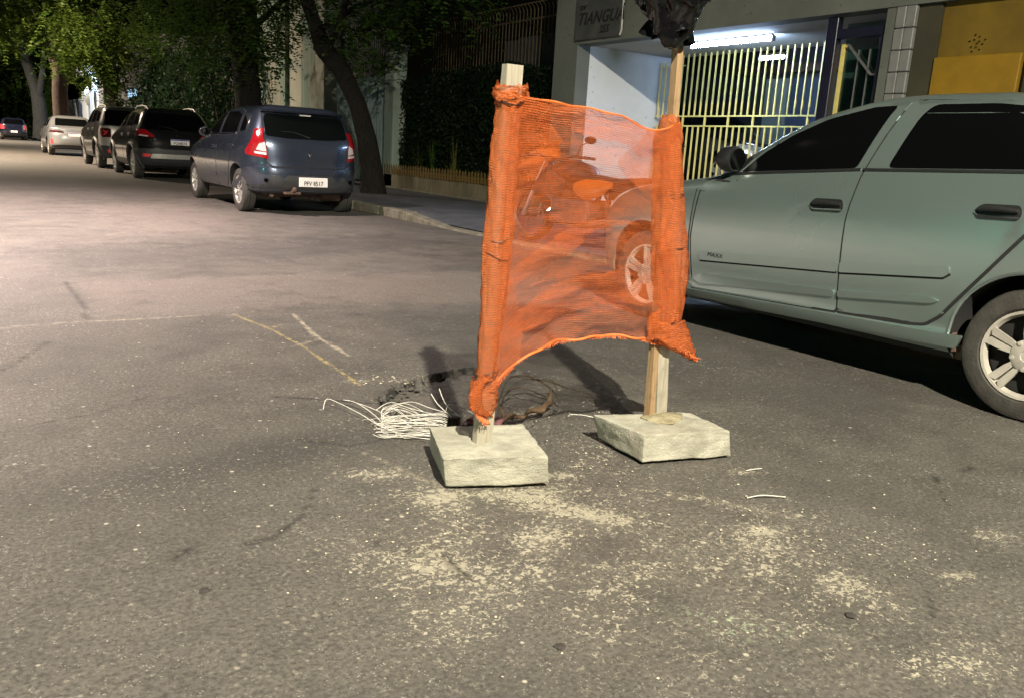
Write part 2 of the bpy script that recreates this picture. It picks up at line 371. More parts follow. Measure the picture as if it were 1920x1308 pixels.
MAT['tube'] = emit('fluorescent_glow', (.50,.68,1.0), 210); MAT['tube2'] = emit('weak_fluorescent_glow', (.50,.68,1.0), 120)
MAT['signglow'] = emit('sign_glow', (.45,.75,1.0), 1.0)
MAT['lampglow'] = emit('lamp_glow', (1,.85,.65), 6)
MAT['greenglow'] = emit('green_signal_glow', (.05,1,.55), 8)
MAT['plaque'] = simple('grey_stone_plaque', (.062,.066,.064), .45, 0, .25, 5)
MAT['letters'] = simple('dark_plaque_letters', (.014,.014,.016), .5, 0, .1, 5)
MAT['glassblock'] = simple('grey_wall_block', (.19,.19,.185), .45, 0, .15, 6, .15)
MAT['dish'] = simple('grey_dish', (.20,.21,.20), .5, 0, .2, 3)

# ------------------------------------------------------------------ street lamps (the light of the place; all stand outside the frame)
def street_lamp(x, y, ax, power, col, label, size=.16, h=7.2, cone=150, aim=None):
    t = thing('street_lamp', label, 'street lamp', (x, y, 0), 0, 'street lamps along the opposite kerb')
    p = MB(); p.tube([(0,0,0),(0,0,.9),(0,0,h+.2)], [.09,.075,.05], 10); p.build('pole', MAT['steel'], t, True)
    a = MB(); a.tube([(0,0,h),(ax*.4,0,h+.32),(ax-.3,0,h+.40)], .035, 8); a.build('arm', MAT['steel'], t, True)
    hd = MB(); hd.box(ax-.34, ax+.34, -.14, .14, h+.34, h+.47); hb = bevelled(hd.build('lamp_head', MAT['steel'], t), .04)
    g = MB(); g.box(ax-.26, ax+.26, -.10, .10, h+.325, h+.337); g.build('lens', MAT['lampglow'], hb)
    l = bpy.data.lights.new('lamp_light', 'SPOT'); l.energy = power; l.color = col; l.shadow_soft_size = size
    l.spot_size = R(cone); l.spot_blend = .95
    o = link(bpy.data.objects.new('lamp_light', l), t); o.location = (ax, 0, h+.16)
    if aim:
        d = Vector(aim)-Vector((x+ax, y, h+.16)); o.rotation_euler = d.to_track_quat('-Z', 'Y').to_euler()
    return t
street_lamp(-6.0, -5.5, 4.4, 15600, (1, .92, .74), 'tall street lamp nearest the netting barrier', .10, 7.0, 100, (.9, 1.6, 0))
street_lamp(-6.0, 10.5, 3.2, 25000, (1, .80, .75), 'pink-white street lamp across from the slate blue hatchback', .18, 7.6, 110, (-2.6, 10.6, 0))
street_lamp(-6.0, 33, 3.2, 25000, (1, .80, .60), 'street lamp across from the plain silver saloon', .2, 7.6, 150, (1.5, 34, 0))
street_lamp(-6.0, 62, 3.2, 20000, (1, .82, .62), 'farthest street lamp across from the small navy car', .2, 7.6, 150, (2.5, 63, 0))
t = thing('traffic_light', 'traffic light showing green on the opposite pavement', 'traffic light', (-7.4, 3.4, 0))
p = MB(); p.tube([(0,0,0),(0,0,4.0)], .06, 10); p.build('pole', MAT['steel'], t, True)
p = MB(); p.box(-.16, .16, .06, .28, 2.9, 3.9); bevelled(p.build('housing', MAT['black'], t), .02)
for k, (z, m) in enumerate(((3.7,'darklens'),(3.4,'tint'),(3.1,'greenglow'))):
    p = MB(); p.lathe([(.001,.31),(.06,.305),(.10,.285)], 20, 0, 'y', (0,0,z)); p.build('signal_lens', MAT[m], t, True)
l = bpy.data.lights.new('green_light', 'POINT'); l.energy = 300; l.color = (.22, 1, .72); l.shadow_soft_size = .1
o = link(bpy.data.objects.new('green_light', l), t); o.location = (0, .45, 3.1)

# ------------------------------------------------------------------ road sheet with the sunken trench and its dust
def sstep(x, a, b): t = np.clip((x-a)/(b-a), 0, 1); return t*t*(3-2*t)
def graded(spans):
    out = []
    for a, b, st in spans: out += list(np.arange(a, b-1e-6, st))
    return np.array(out+[spans[-1][1]])
gx = graded([(-60,-12,8),(-12,-2,1),(-2,-.2,.1),(-.2,1.0,.03),(1.0,1.34,.015),(1.34,2.46,.0085),(2.46,2.8,.015),(2.8,4.2,.03),(4.2,5.5,.1)])
gy = graded([(-40,-8,4),(-8,0,.5),(0,.5,.08),(.5,1.2,.025),(1.2,2.2,.025),(2.2,2.42,.015),(2.42,3.42,.0085),(3.42,3.6,.015),(3.6,6.6,.03),(6.6,14,.1),(14,40,1),(40,260,8)])
X, Y = np.meshgrid(gx, gy, indexing='ij'); X = X.ravel(); Y = Y.ravel()
def n2(sc, seed=0): return vnoise(np.stack([X, Y, X*0], 1), sc, seed)
def inpoly(poly):
    """signed distance to a polygon, positive inside"""
    d = np.full(X.shape, 1e9); ins = np.zeros(X.shape, bool); k = len(poly)
    for i in range(k):
        x0, y0 = poly[i]; x1, y1 = poly[(i+1) % k]
        t = np.clip(((X-x0)*(x1-x0)+(Y-y0)*(y1-y0))/((x1-x0)**2+(y1-y0)**2+1e-12), 0, 1)
        d = np.minimum(d, np.hypot(X-x0-t*(x1-x0), Y-y0-t*(y1-y0)))
        c = ((y0 > Y) != (y1 > Y)) & (X < (x1-x0)*(Y-y0)/(y1-y0+1e-12)+x0); ins ^= c
    return np.where(ins, d, -d)
def seg(pts, wd):
    d = np.full(X.shape, 1e9)
    for (x0, y0), (x1, y1) in zip(pts[:-1], pts[1:]):
        t = np.clip(((X-x0)*(x1-x0)+(Y-y0)*(y1-y0))/((x1-x0)**2+(y1-y0)**2+1e-12), 0, 1)
        d = np.minimum(d, np.hypot(X-x0-t*(x1-x0), Y-y0-t*(y1-y0)))
    return 1-sstep(d+n2(18,3)*wd*.4, wd*.4, wd*1.2)
def blob(x, y, rx, ry, a=0):
    c, s = math.cos(a), math.sin(a); u = ((X-x)*c+(Y-y)*s)/rx; v = (-(X-x)*s+(Y-y)*c)/ry
    return np.exp(-(u*u+v*v))
wig = n2(9, 1)*.022+n2(24, 2)*.018+n2(60, 12)*.008
rim = [(1.43,3.10),(1.59,3.24),(1.72,3.29),(1.90,3.37),(2.08,3.38),(2.25,3.28),(2.40,3.08),(2.44,2.75),(2.34,2.50),(2.12,2.52),(1.95,2.58),(1.80,2.50),(1.62,2.45),(1.46,2.55),(1.37,2.78),(1.40,2.98)]
rd = inpoly(rim)+wig
fade = sstep(X*-.9+Y*.42, -1.25, -.10)
Z = -sstep(rd, 0, .008)*(.006+.026*fade)*(1+.25*n2(22, 13))
fis = seg([(1.42,3.06),(1.50,3.17),(1.60,3.235),(1.72,3.285)], .012)
Z -= fis*.05*sstep(rd, -.01, .02)
pit = inpoly([(1.43,3.06),(1.52,3.12),(1.50,2.98),(1.56,2.86),(1.68,2.82),(1.82,2.76),(1.80,2.60),(1.66,2.55),(1.50,2.60),(1.40,2.78),(1.41,2.95)])+wig*1.3
Z -= sstep(pit, -.002, .022)*(.11+.04*n2(28, 14))
Z += ((rd > .01)&(pit < 0))*n2(45, 15)*.003
Z += (n2(1.1, 5)*.004+n2(4, 6)*.0015)*(Y < 20)
Z += .06*sstep(X, -1, 3)*0
patch = sstep(inpoly([(.64,6.45),(.60,5.06),(1.36,4.98),(1.9,5.16),(3.0,4.75),(4.4,4.6),(4.4,6.3),(2.2,6.5)])+wig*4+n2(5,31)*.05, -.05, .22)
patch = np.maximum(patch, sstep(inpoly([(1.20,12.9),(1.22,8.9),(2.5,9.25),(3.4,10.8),(3.4,14.5)])+wig*8+n2(2,32)*.15, -.1, .6)*.8)
patch = np.maximum(patch, sstep(inpoly([(-.2,2.6),(.45,3.1),(.35,3.9),(-.4,4.1)])+wig*10, -.1, .4)*.5)
dark = .65*sstep(inpoly([(.2,8.5),(1.2,8.7),(2.6,8.9),(4.5,9.6),(5.3,8.2),(3.4,7.4),(2.1,7.0),(.6,6.8)])+wig*8, -.1, .5)
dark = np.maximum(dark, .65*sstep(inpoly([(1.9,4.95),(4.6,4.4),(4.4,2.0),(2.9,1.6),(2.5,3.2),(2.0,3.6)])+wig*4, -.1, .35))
dark = np.maximum(dark, .75*blob(.70,2.62,.75,.17,.10))  # broad soft shadow band painted into the road colour
dark = np.maximum(dark, .45*blob(1.30,1.33,.12,.07,.3))
D = blob(1.33,2.02,.20,.055,-.42)*.95+blob(1.42,1.88,.13,.07,-.4)*.62+blob(1.13,2.03,.07,.09)*.42+blob(1.08,2.33,.10,.05,-.3)*.5
D += blob(1.52,1.76,.10,.045,-.9)*.75+blob(1.30,1.72,.2,.12,-.4)*.24+blob(.98,1.72,.16,.12,0)*.36+blob(1.05,1.50,.30,.14,-.5)*.18
D += blob(1.98,1.62,.16,.03,-.95)*.7+blob(1.93,1.45,.10,.06,-.8)*.62+blob(1.86,1.32,.11,.05,-.8)*.58+blob(2.25,1.80,.06,.022,-.4)*.85
D += blob(1.64,2.06,.10,.025,-.3)*.85+blob(1.72,2.11,.08,.02,.3)*.7+blob(2.50,1.10,.09,.05,-.6)*.75+blob(2.18,1.01,.05,.02,-.4)*.9
D += blob(1.86,1.13,.09,.10,-.6)*.55+blob(1.74,.80,.16,.06,-.5)*.5+blob(1.5,1.2,.5,.4,-.5)*.14+blob(1.25,1.95,.6,.5,-.4)*.10+blob(1.56,3.33,.22,.05,-.35)*.30+blob(2.3,2.98,.10,.03,.4)*.35
D += blob(2.55,2.95,.12,.05,-.3)*.26+blob(1.95,2.72,.13,.06,.2)*.40+blob(2.1,2.3,.3,.12,.2)*.18
D += blob(1.2,1.6,.7,.5,-.4)*.10+blob(1.9,1.25,.6,.4,-.6)*.10+blob(1.75,1.95,.5,.4,-.4)*.09+blob(.9,1.5,.35,.25,-.4)*.14
D *= 1+.8*n2(7, 8)
yl = seg([(1.36,4.98),(1.44,4.55),(1.46,4.10),(1.45,3.62),(1.44,3.30)], .011)
yl = np.maximum(yl, .8*seg([(1.44,4.56),(1.52,4.62)], .012))
wl_ = np.maximum(seg([(1.70,4.92),(1.61,4.30),(1.60,3.80)], .016), .7*seg([(1.44,4.12),(1.62,4.22)], .016))
wl_ = np.maximum(wl_, .55*seg([(.10,4.95),(.55,5.02),(1.36,4.99)], .018))
wl_ = np.maximum(wl_, .6*seg([(1.12,2.52),(1.16,2.36),(1.19,2.22),(1.24,2.12)], .010))
gr = blob(1.44,1.13,.05,.12,.8)+blob(1.62,1.45,.03,.04)*.6
crack = np.maximum(seg([(1.40,3.02),(1.22,3.16),(1.05,3.28)], .008), seg([(-.2,3.75),(.12,4.05),(.34,4.55)], .012)*.8)
for cp in ([(.30,1.95),(.44,2.05),(.62,2.02),(.78,2.12),(.86,2.30)],[(.86,2.02),(.90,1.86),(1.00,1.74),(1.02,1.60)],[(-.1,3.05),(.15,3.25),(.42,3.32),(.62,3.48)],[(2.62,1.30),(2.86,1.46),(3.10,1.45)],[(1.9,.92),(2.02,1.02),(2.2,1.0)]):
    crack = np.maximum(crack, seg([(a+random.uniform(-.02,.02), b) for a, b in cp], .0055)*.75)
crack = np.maximum(crack, seg([(1.24,2.62),(1.10,2.60),(.95,2.75)], .008)*.7)
crack = np.maximum(crack, seg([(.60,6.45),(.62,5.5),(.57,5.06)], .014)*.7)
rimline = (1-sstep(np.abs(rd-.004), .002, .014))*sstep(fade, .15, .55)
crack = np.maximum(np.maximum(crack, rimline*.9), fis*.45)
soil = sstep(pit, .02, .07)
nx, ny = len(gx), len(gy)
idx = np.arange(nx*ny).reshape(nx, ny)
F = np.stack([idx[:-1,:-1], idx[1:,:-1], idx[1:,1:], idx[:-1,1:]], -1).reshape(-1, 4)
def gridmesh(name, V, F, mat):
    me = bpy.data.meshes.new(name); me.vertices.add(len(V)); me.vertices.foreach_set('co', np.asarray(V, np.float32).ravel())
    me.loops.add(F.size); me.loops.foreach_set('vertex_index', F.astype(np.int32).ravel())
    me.polygons.add(len(F)); me.polygons.foreach_set('loop_start', np.arange(0, F.size, F.shape[1], dtype=np.int32))
    me.update(calc_edges=True); me.materials.append(mat); return me
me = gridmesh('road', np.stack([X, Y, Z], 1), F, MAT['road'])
me.polygons.foreach_set('use_smooth', np.ones(len(F), bool))
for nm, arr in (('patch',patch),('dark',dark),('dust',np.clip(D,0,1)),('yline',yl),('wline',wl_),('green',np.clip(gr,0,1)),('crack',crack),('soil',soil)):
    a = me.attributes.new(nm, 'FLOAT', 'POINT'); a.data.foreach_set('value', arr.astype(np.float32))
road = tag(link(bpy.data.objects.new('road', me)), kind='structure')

# loose gravel and mortar crumbs
pb = MB(); octa = [(1,0,0),(0,1,0),(-1,0,0),(0,-1,0),(0,0,.7),(0,0,-.5)]; of = [(0,1,4),(1,2,4),(2,3,4),(3,0,4),(1,0,5),(2,1,5),(3,2,5),(0,3,5)]
def crumbs(n, x, y, sx, sy, lo, hi, zz=0):
    for _ in range(n):
        px, py = random.gauss(x, sx), random.gauss(y, sy); s = lo+(hi-lo)*random.random()**3; a = random.random()*6.28
        if px < 1.0 and py < 1.0: continue
        v = []
        for p in octa:
            q = Vector(p)*s*random.uniform(.6, 1.2); v.append((px+q.x*math.cos(a)-q.y*math.sin(a), py+q.x*math.sin(a)+q.y*math.cos(a), zz+q.z*.8+s*.3))
        pb.add(v, of)
for a in ((150,1.4,1.85,.22,.12,.0015,.006),(120,1.95,1.42,.12,.14,.0015,.007),(90,1.05,1.55,.2,.15,.0015,.005),(110,1.75,2.15,.12,.12,.0015,.006),(130,1.6,1.3,.4,.3,.0015,.005),
          (120,2.1,1.6,.4,.35,.0015,.005),(60,2.2,1.15,.15,.15,.0015,.006),(45,1.58,3.36,.10,.07,.003,.010),(40,2.0,2.55,.16,.08,.002,.007),(160,.7,2.2,.35,.5,.0015,.005),(90,2.4,2.6,.2,.4,.0015,.005),(80,.4,3.2,.5,.6,.002,.006)):
    crumbs(*a)
tag(pb.build('gravel', MAT['pebble']), 'pale mortar crumbs and gravel scattered on the asphalt', 'gravel', kind='stuff')

rb = pb; pb = MB()
for x, y, q in ((1.43,3.02,16),(1.50,3.14,18),(1.62,3.22,14),(1.46,2.86,22),(1.56,2.95,14),(1.72,2.72,20),(1.85,2.66,16),(2.05,2.60,14),(2.2,2.58,12),(1.95,3.2,8)):
    crumbs(q, x, y, .05, .04, .004, .020, -.02)
tag(pb.build('rubble', simple('broken_asphalt', (.055,.050,.044), .9, 0, .4, 30, .3)), 'loose broken asphalt lumps round the sunken trench', 'rubble', kind='stuff')

# ------------------------------------------------------------------ pavement and kerb
sw = MB()
def slab(x0, x1, y0, y1, za, zb):
    sw.add([(x0,y0,za),(x1,y0,zb),(x1,y1,zb),(x0,y1,za)], [(0,1,2,3)])
slab(5.68, 6.3, -12, 10.6, .035, .115); slab(6.3, 16, -12, 10.6, .115, .115)
sw.add([(5.68,10.6,.035),(6.3,10.6,.115),(6.3,11.2,.115),(5.68,11.2,.115)], [(0,1,2,3)])
slab(6.3, 16, 10.6, 11.2, .115, .115); slab(5.68, 16, 11.2, 140, .115, .115)
sidewalk = tag(sw.build('sidewalk', MAT['walk']), kind='structure')
kb = None
for k in range(62):
    y0 = -4+k*1.0; low = y0 < 10.2
    b = MB(); h = .03 if low else .125
    b.box(5.5, 5.69, y0+.008, y0+.992, -.1, h+random.uniform(-.008,.008))
    o = bevelled(b.build('kerb_stone', MAT['kerb'], sidewalk), .014, 1)
    if 9.9 < y0 < 10.1:
        for v in o.data.vertices:
            if v.co.z > 0 and v.co.y > y0+.5: v.co.z += .085
    o.location.x = random.uniform(-.006,.006)

# ------------------------------------------------------------------ apartment building with the barred garage entrance
bd = thing('apartment_building', 'apartment building front with lit white entrance recess and stone name plaque', 'building', (8.5, 8, 0))
def part(name, m, mat, parent=bd, **k):
    o = m.build(name, MAT[mat] if isinstance(mat, str) else mat, None, **k)
    o.parent = parent; o.matrix_parent_inverse = Matrix.Translation(-Vector(parent.location)) if parent.type == 'EMPTY' else parent.matrix_parent_inverse
    return o
m = MB(); m.box(8.5, 8.76, 11.16, 11.78, .1, 2.78); m.box(8.5, 8.76, -6, 11.78, 2.78, 7.5); part('front_wall', m, 'facade')
m = MB(); m.box(8.763, 10.6, 11.162, 11.40, .1, 2.95); part('recess_wall', m, 'white')
m = MB(); m.box(8.763, 10.58, 5.6, 11.158, 2.79, 2.93); part('soffit', m, 'soffit')
m = MB(); m.box(10.6, 14.2, 5.6, 16, 3.4, 3.5); part('garage_ceiling', m, 'garage')
m = MB(); m.box(13.9, 14.1, 5.4, 16, .1, 3.4); part('garage_wall', m, 'garage')
m = MB(); m.box(10.62, 13.9, 5.62, 16, .0, .615); part('garage_floor', m, 'walk')
m = MB(); m.box(13.84, 13.896, 11.3, 11.85, .62, 2.78); part('wall_panel', m, 'palewall')
m = MB(); m.box(13.84, 13.896, 10.3, 11.26, .62, 2.78); part('wall_panel', m, 'bluewall')
m = MB(); m.box(13.6, 13.83, 9.9, 12.6, 2.86, 3.02); part('ceiling_beam', m, 'rust')
m = MB(); m.box(10.35, 14, 5.42, 5.6, .1, 3.4); part('garage_side_wall', m, 'garage')
m = MB(); m.box(10.65, 14.1, 16.0, 16.2, .1, 3.4); part('garage_side_wall', m, 'garage')
m = MB(); m.box(10.35, 10.6, 11.403, 16.2, .1, 3.4); part('garage_front_wall', m, 'garage')
m = MB(); m.box(8.52, 8.8, 5.66, 5.77, .1, 2.778); part('pier', m, 'facade')
m = MB(); m.box(8.56, 8.8, 5.18, 5.655, .1, 2.778); part('pier_core', m, 'brownwall')
gb = None
for c in range(2):
    for r_ in range(12):
        m = MB(); y0 = 5.425+c*.116; z0 = .12+r_*.222
        m.box(8.50, 8.557, y0, y0+.110, z0, z0+.214); o = part('wall_block', m, 'glassblock'); bevelled(o, .007, 1)
m = MB(); m.box(8.60, 8.8, -6, 5.175, .1, 2.778); part('side_wall', m, 'yellowdark')
m = MB(); m.box(8.53, 8.598, 4.30, 5.17, .1, 2.24); o = part('yellow_panel', m, 'yellowwall'); bevelled(o, .01, 1)
m = MB(); m.box(8.545, 8.598, -6, 4.26, .1, 2.24); o = part('yellow_panel', m, 'brownwall'); bevelled(o, .01, 1)
m = MB()
for k in range(12):
    a = k*2.4; m.lathe([(.007,-.012),(.007,0),(.001,0)], 8, 0, 'x', (8.598, 4.78+.028*math.sqrt(k)*math.cos(a), 2.36+.026*math.sqrt(k)*math.sin(a)))
part('vent_hole', m, 'black')

# name plaque
pl = thing('name_plaque', 'grey stone name plaque lettered TIANGUA above the entrance corner', 'sign', (8.5, 10.65, 3.1))
b = MB(); b.box(-.05, -.004, -.56, .55, -.27, .36); bevelled(b.build('plaque', MAT['plaque'], pl), .012)
b = MB(); b.tube([(-.045,-.585,.9),(-.045,-.585,-.20),(-.04,-.55,-.26)], .014, 8); b.build('conduit', simple('grey_conduit', (.5,.5,.48), .5), pl, True)
for body, sz, yy, zz, sh, al in (('EDF', .085, .44, .20, .1, 'LEFT'), ('TIANGU\u00c1', .25, .49, .03, .35, 'LEFT'), ('255', .15, -.18, -.15, .25, 'CENTER')):
    text('lettering', body, sz, MAT['letters'], pl, frame4((-.051, yy, zz), (0,-1,0), (0,0,1)), sh, .004, al, .004)

# fluorescent fittings
def tube_light(name_label, a, b, rr, glow='tube'):
    a = Vector(a); b = Vector(b); t = thing('fluorescent_light', name_label, 'lamp', (a+b)/2, 0, 'fluorescent tubes of the entrance')
    a0, b0 = a-(a+b)/2, b-(a+b)/2
    m = MB(); m.tube([a0, a0.lerp(b0,.5), b0], rr, 12); m.build('tube', MAT[glow], t, True)
    m = MB(); m.bar(a0+Vector((0,0,rr+.03)), b0+Vector((0,0,rr+.03)), .07, .04); m.build('fitting', MAT['platewhite'], t)
    m = MB()
    for q in (a0, b0):
        d = (b0-a0).normalized()*.02*(1 if q is b0 else -1); m.bar(q+d*.2, q+d*1.6, .05, .07)
    m.build('end_cap', MAT['platewhite'], t)
tube_light('bright fluorescent tube under the entrance soffit in front of the yellow bars', (9.30,9.42,2.73), (9.30,7.95,2.73), .026)
tube_light('small fluorescent tube inside the garage behind the yellow bars', (12.2,12.2-1.55,2.93), (12.2,10.1,2.93), .026, 'tube2')

# yellow barred gate
gt = thing('barred_gate', 'yellow barred steel gate closing the garage under the fluorescent light', 'gate', (10.25, 9.5, .1))
def gpart(name, m, mat): return m.build(name, MAT[mat], gt)
zt, zm1, zm0 = 2.68, 1.70, 1.545
bar0 = None
ys = np.linspace(11.06-9.5, 7.83-9.5, 27)
for i, y in enumerate(ys):
    top = 2.58 if i < 4 else 2.685
    m = MB(); m.box(-.0105,.0105,y-.0105,y+.0105,zm1,top); gpart('bar', m, 'yellow')
    m = MB(); m.box(-.0105,.0105,y-.0105,y+.0105,.05,zm0); gpart('bar', m, 'yellow')
    if i % 4 == 1:
        m = MB(); m.box(-.013,.013,y-.013,y+.013,zm0,zm1); gpart('bar', m, 'yellow')
for z in (zm1, zm0, .06):
    m = MB(); m.box(-.012,.012,-1.70,1.60,z-.011,z+.011); gpart('rail', m, 'yellow')
m = MB(); m.box(-.008,.008,1.0,1.60,2.50,2.512); gpart('rail', m, 'yellow')

# entrance door beside the gate, standing ajar
dr = thing('entrance_door', 'dark framed glass entrance door with a yellow edge beside the barred gate', 'door', (8.62, 6.15, .1))
m = MB(); m.box(-.05,.05,.26,.40,0,2.66); bevelled(m.build('frame_post', MAT['darkframe'], dr), .006, 1)
m = MB(); m.box(-.05,.05,-.39,.26,2.42,2.52); bevelled(m.build('frame_head', MAT['darkframe'], dr), .006, 1)
m = MB(); m.box(-.05,.05,-.39,-.30,0,2.42); bevelled(m.build('frame_post', MAT['darkframe'], dr), .006, 1)
m = MB(); m.box(.06,.10,.20,.25,0,2.38); m.build('door_stile', MAT['yellow'], dr)
m = MB(); m.box(.075,.085,-.26,.20,.05,2.30); pane = m.build('pane', MAT['glass'], dr)
for yy in (.02, -.12):
    m = MB(); m.box(.068,.074,yy-.008,yy+.008,.05,2.30); m.build('glazing_bar', MAT['steel'], dr)
m = MB(); m.bar((.03,.14,2.36),(.03,-.20,2.02),.03,.02); m.bar((.03,-.20,2.02),(.03,-.28,2.02),.02,.02); m.build('door_closer', MAT['steel'], dr)
m = MB(); m.box(.6,.66,-.8,.6,0,2.9); m.build('lobby_wall', MAT['sheet'], dr)

# ------------------------------------------------------------------ garden wall, pickets, hedge, iron fence
gw = thing('garden_wall', 'low stained garden wall under the hedge with small yellow pickets', 'wall', (8.5, 15, .115))
for k in range(6):
    y0 = -3.2+k*1.08; m = MB(); m.box(0, .16, y0+.004, y0+1.076, -.1, .30+random.uniform(-.01,.01)); bevelled(m.build('wall_section', MAT['lowwall'], gw), .012, 1)
m = MB(); m.box(-.09, -.002, -3.2, 3.3, -.05, .035); bevelled(m.build('plinth', MAT['kerb'], gw), .012, 1)
pk = thing('picket_fence', 'short faded yellow picket fence on top of the low garden wall', 'fence', (8.52, 15, .42))
for z in (.045, .10):
    m = MB(); m.box(-.012, .012, -3.2, 3.3, z-.02, z+.02); m.build('rail', MAT['picket'], pk)
p0 = None
for k in range(54):
    y = -3.15+k*.12
    if p0 is None:
        m = MB(); m.add([(-.03,-.028,-.0),(-.014,-.028,0),(-.014,.028,0),(-.03,.028,0),(-.03,-.028,.19),(-.014,-.028,.19),(-.014,.028,.19),(-.03,.028,.19),(-.03,0,.235),(-.014,0,.235)],
                 [(0,1,2,3),(0,4,5,1),(2,6,7,3),(0,3,7,8,4),(1,5,9,6,2),(4,8,9,5),(7,6,9,8)]); p0 = o = m.build('picket', MAT['picket'], pk)
    else:
        o = p0.copy(); link(o, pk)
    o.location = (0, y, random.uniform(-.015,.01)); o.rotation_euler.x = random.uniform(-.06,.06)

def rnd_dirs(n):
    d = rng.normal(size=(n,3)); return d/np.linalg.norm(d, axis=1)[:,None]
def leafmesh(name, Cn, ln, wd, mat, parent=None, dirs=None, flat=.0):
    """one folded diamond per leaf: centres Cn, length ln, width wd"""
    n = len(Cn); d = rnd_dirs(n) if dirs is None else dirs/np.linalg.norm(dirs, axis=1)[:,None]
    a = rnd_dirs(n)
    if flat: a[:,2] += flat*np.sign(a[:,2])
    s = np.cross(d, a); s /= np.linalg.norm(s, axis=1)[:,None]+1e-9; nn = np.cross(s, d)
    L = ln*rng.uniform(.6,1.25,n)[:,None]; W = wd*rng.uniform(.7,1.2,n)[:,None]
    V = np.stack([Cn-d*L/2, Cn+s*W/2+nn*W*.15, Cn+d*L/2, Cn-s*W/2+nn*W*.15], 1).reshape(-1,3)
    me = gridmesh(name, V, np.arange(4*n).reshape(n,4), mat); return link(bpy.data.objects.new(name, me), parent)
hd = thing('hedge', 'tall dark clipped hedge growing behind the yellow pickets', 'hedge', (9.2, 14.9, .2))
def boxshell(n, lx, ly, lz, depth):
    P = rng.uniform(-1,1,(n,3)); P[:,2] = rng.uniform(0,1,n)
    P[:,0] = np.where(rng.random(n) < .7, -1+rng.random(n)*depth, P[:,0])
    P *= (lx, ly, lz); P[:,0] += .16*vnoise(P*(0,1,1), 1.3, 4); P[:,2] *= 1+.10*vnoise(P*(0,1,0), .8, 9); return P
leafmesh('foliage', boxshell(34000, .55, 3.35, 2.55, .5), .085, .036, MAT['leafdark'], hd)
m = MB()
for k in range(40):
    y = random.uniform(-3.2,3.2); x = random.uniform(-.25,.4); m.tube([(x,y,-.1),(x+random.uniform(-.1,.1),y+random.uniform(-.2,.2),1.2),(x+random.uniform(-.2,.2),y+random.uniform(-.4,.4),2.4)], [.03,.02,.008], 5)
m.build('stems', MAT['barkdark'], hd)
m = MB(); m.box(.46,.60,-3.3,3.3,-.1,2.4); m.build('backing_wall', MAT['sheetdark'], hd)
def strappy(x, y, n, h, mat, label, spread=.35):
    t = thing('strappy_plant', label, 'plant', (x, y, .3), 0, 'plants along the garden wall')
    m = MB()
    for k in range(n):
        a = random.uniform(0, 6.28); s = random.uniform(.2,1)*spread; hh = h*random.uniform(.55,1.05); wv = random.uniform(.012,.022)
        q = [Vector((s*math.cos(a)*f**1.5, s*math.sin(a)*f**1.5, hh*(f-.35*f*f*s/spread))) for f in (0,.3,.6,.85,1)]
        sd = Vector((-math.sin(a), math.cos(a), 0)); v = []
        for i, p in enumerate(q):
            ww = wv*(1,1.1,.9,.5,.08)[i]; v += [p-sd*ww, p+sd*ww]
        m.add(v, [(2*i,2*i+1,2*i+3,2*i+2) for i in range(4)])
    m.build('blades', MAT[mat], t); return t
strappy(8.72, 17.0, 26, 1.0, 'leafpale', 'pale strappy plant leaning at the pillar end of the garden wall', .4)
strappy(8.74, 16.35, 22, 1.25, 'leafgreen', 'green upright strappy plant second from the pillar behind the pickets', .25)
strappy(8.74, 15.4, 24, 1.15, 'leafpale', 'straw coloured grassy plant midway along the yellow pickets', .3)
strappy(8.74, 13.1, 30, 1.4, 'leafgreen', 'bushy green plant behind the pickets beside the netting post', .5)
ir = thing('iron_fence', 'tall iron bar fence with curled tips rising above the hedge', 'fence', (9.75, 15, 0))
b0 = None
for k in range(52):
    y = -3.0+k*.125
    if b0 is None:
        m = MB(); pts = [(0,0,0),(0,0,1.30)]+[(-.11+.11*math.cos(a),0,1.30+.14*math.sin(a)) for a in np.linspace(.3,2.3,6)]; m.tube(pts, .011, 5); b0 = o = m.build('bar', MAT['ironbar'], ir, True)
    else: o = b0.copy(); link(o, ir)
    o.location = (0, y, 2.45)
for z in (2.6, 3.6):
    m = MB(); m.box(-.012,.012,-3.05,3.4,z,z+.03); m.build('rail', MAT['ironbar'], ir)

# ------------------------------------------------------------------ pillar, sheet gate, column, weathered wall
pi = thing('gate_pillar', 'tall stained pillar between the hedge and the sheet metal gate', 'pillar', (8.65, 18.1, .115))
m = MB(); m.box(-.15,.18,-.25,.25,-.1,3.05); bevelled(m.build('shaft', MAT['pillar'], pi), .02, 1)
m = MB(); m.box(-.19,.22,-.29,.29,3.053,3.16); bevelled(m.build('cap', MAT['pillar'], pi), .02, 1)
sg = thing('sheet_gate', 'teal corrugated sheet metal gate behind the leaning tree', 'gate', (8.75, 20.1, .115))
for k in range(4):
    y0 = -1.72+k*.86; v = []; n_ = 40
    for i in range(n_+1):
        y = y0+.01+i*.84/n_; x = .018*(1 if (i//2) % 2 else -1)
        v += [(x,y,.06),(x,y,2.55)]
    mesh('sheet_panel', v, [(2*i,2*i+2,2*i+3,2*i+1) for i in range(n_)], MAT['sheet'], sg)
m = MB(); m.box(-.04,.04,-1.75,1.75,2.56,2.68); m.build('top_rail', MAT['sheetdark'], sg)
m = MB(); m.box(-.05,-.02,-1.62,-1.56,.05,2.55); m.build('gate_stile', MAT['sheetdark'], sg)
m = MB(); m.box(-.09,-.045,-1.50,-1.38,1.05,1.17); bevelled(m.build('lock_box', MAT['black'], sg), .01, 1)
us = thing('sheet_wall', 'dark corrugated sheet wall standing high above the teal gate', 'wall', (8.95, 20.2, .115))
v = []; n_ = 120
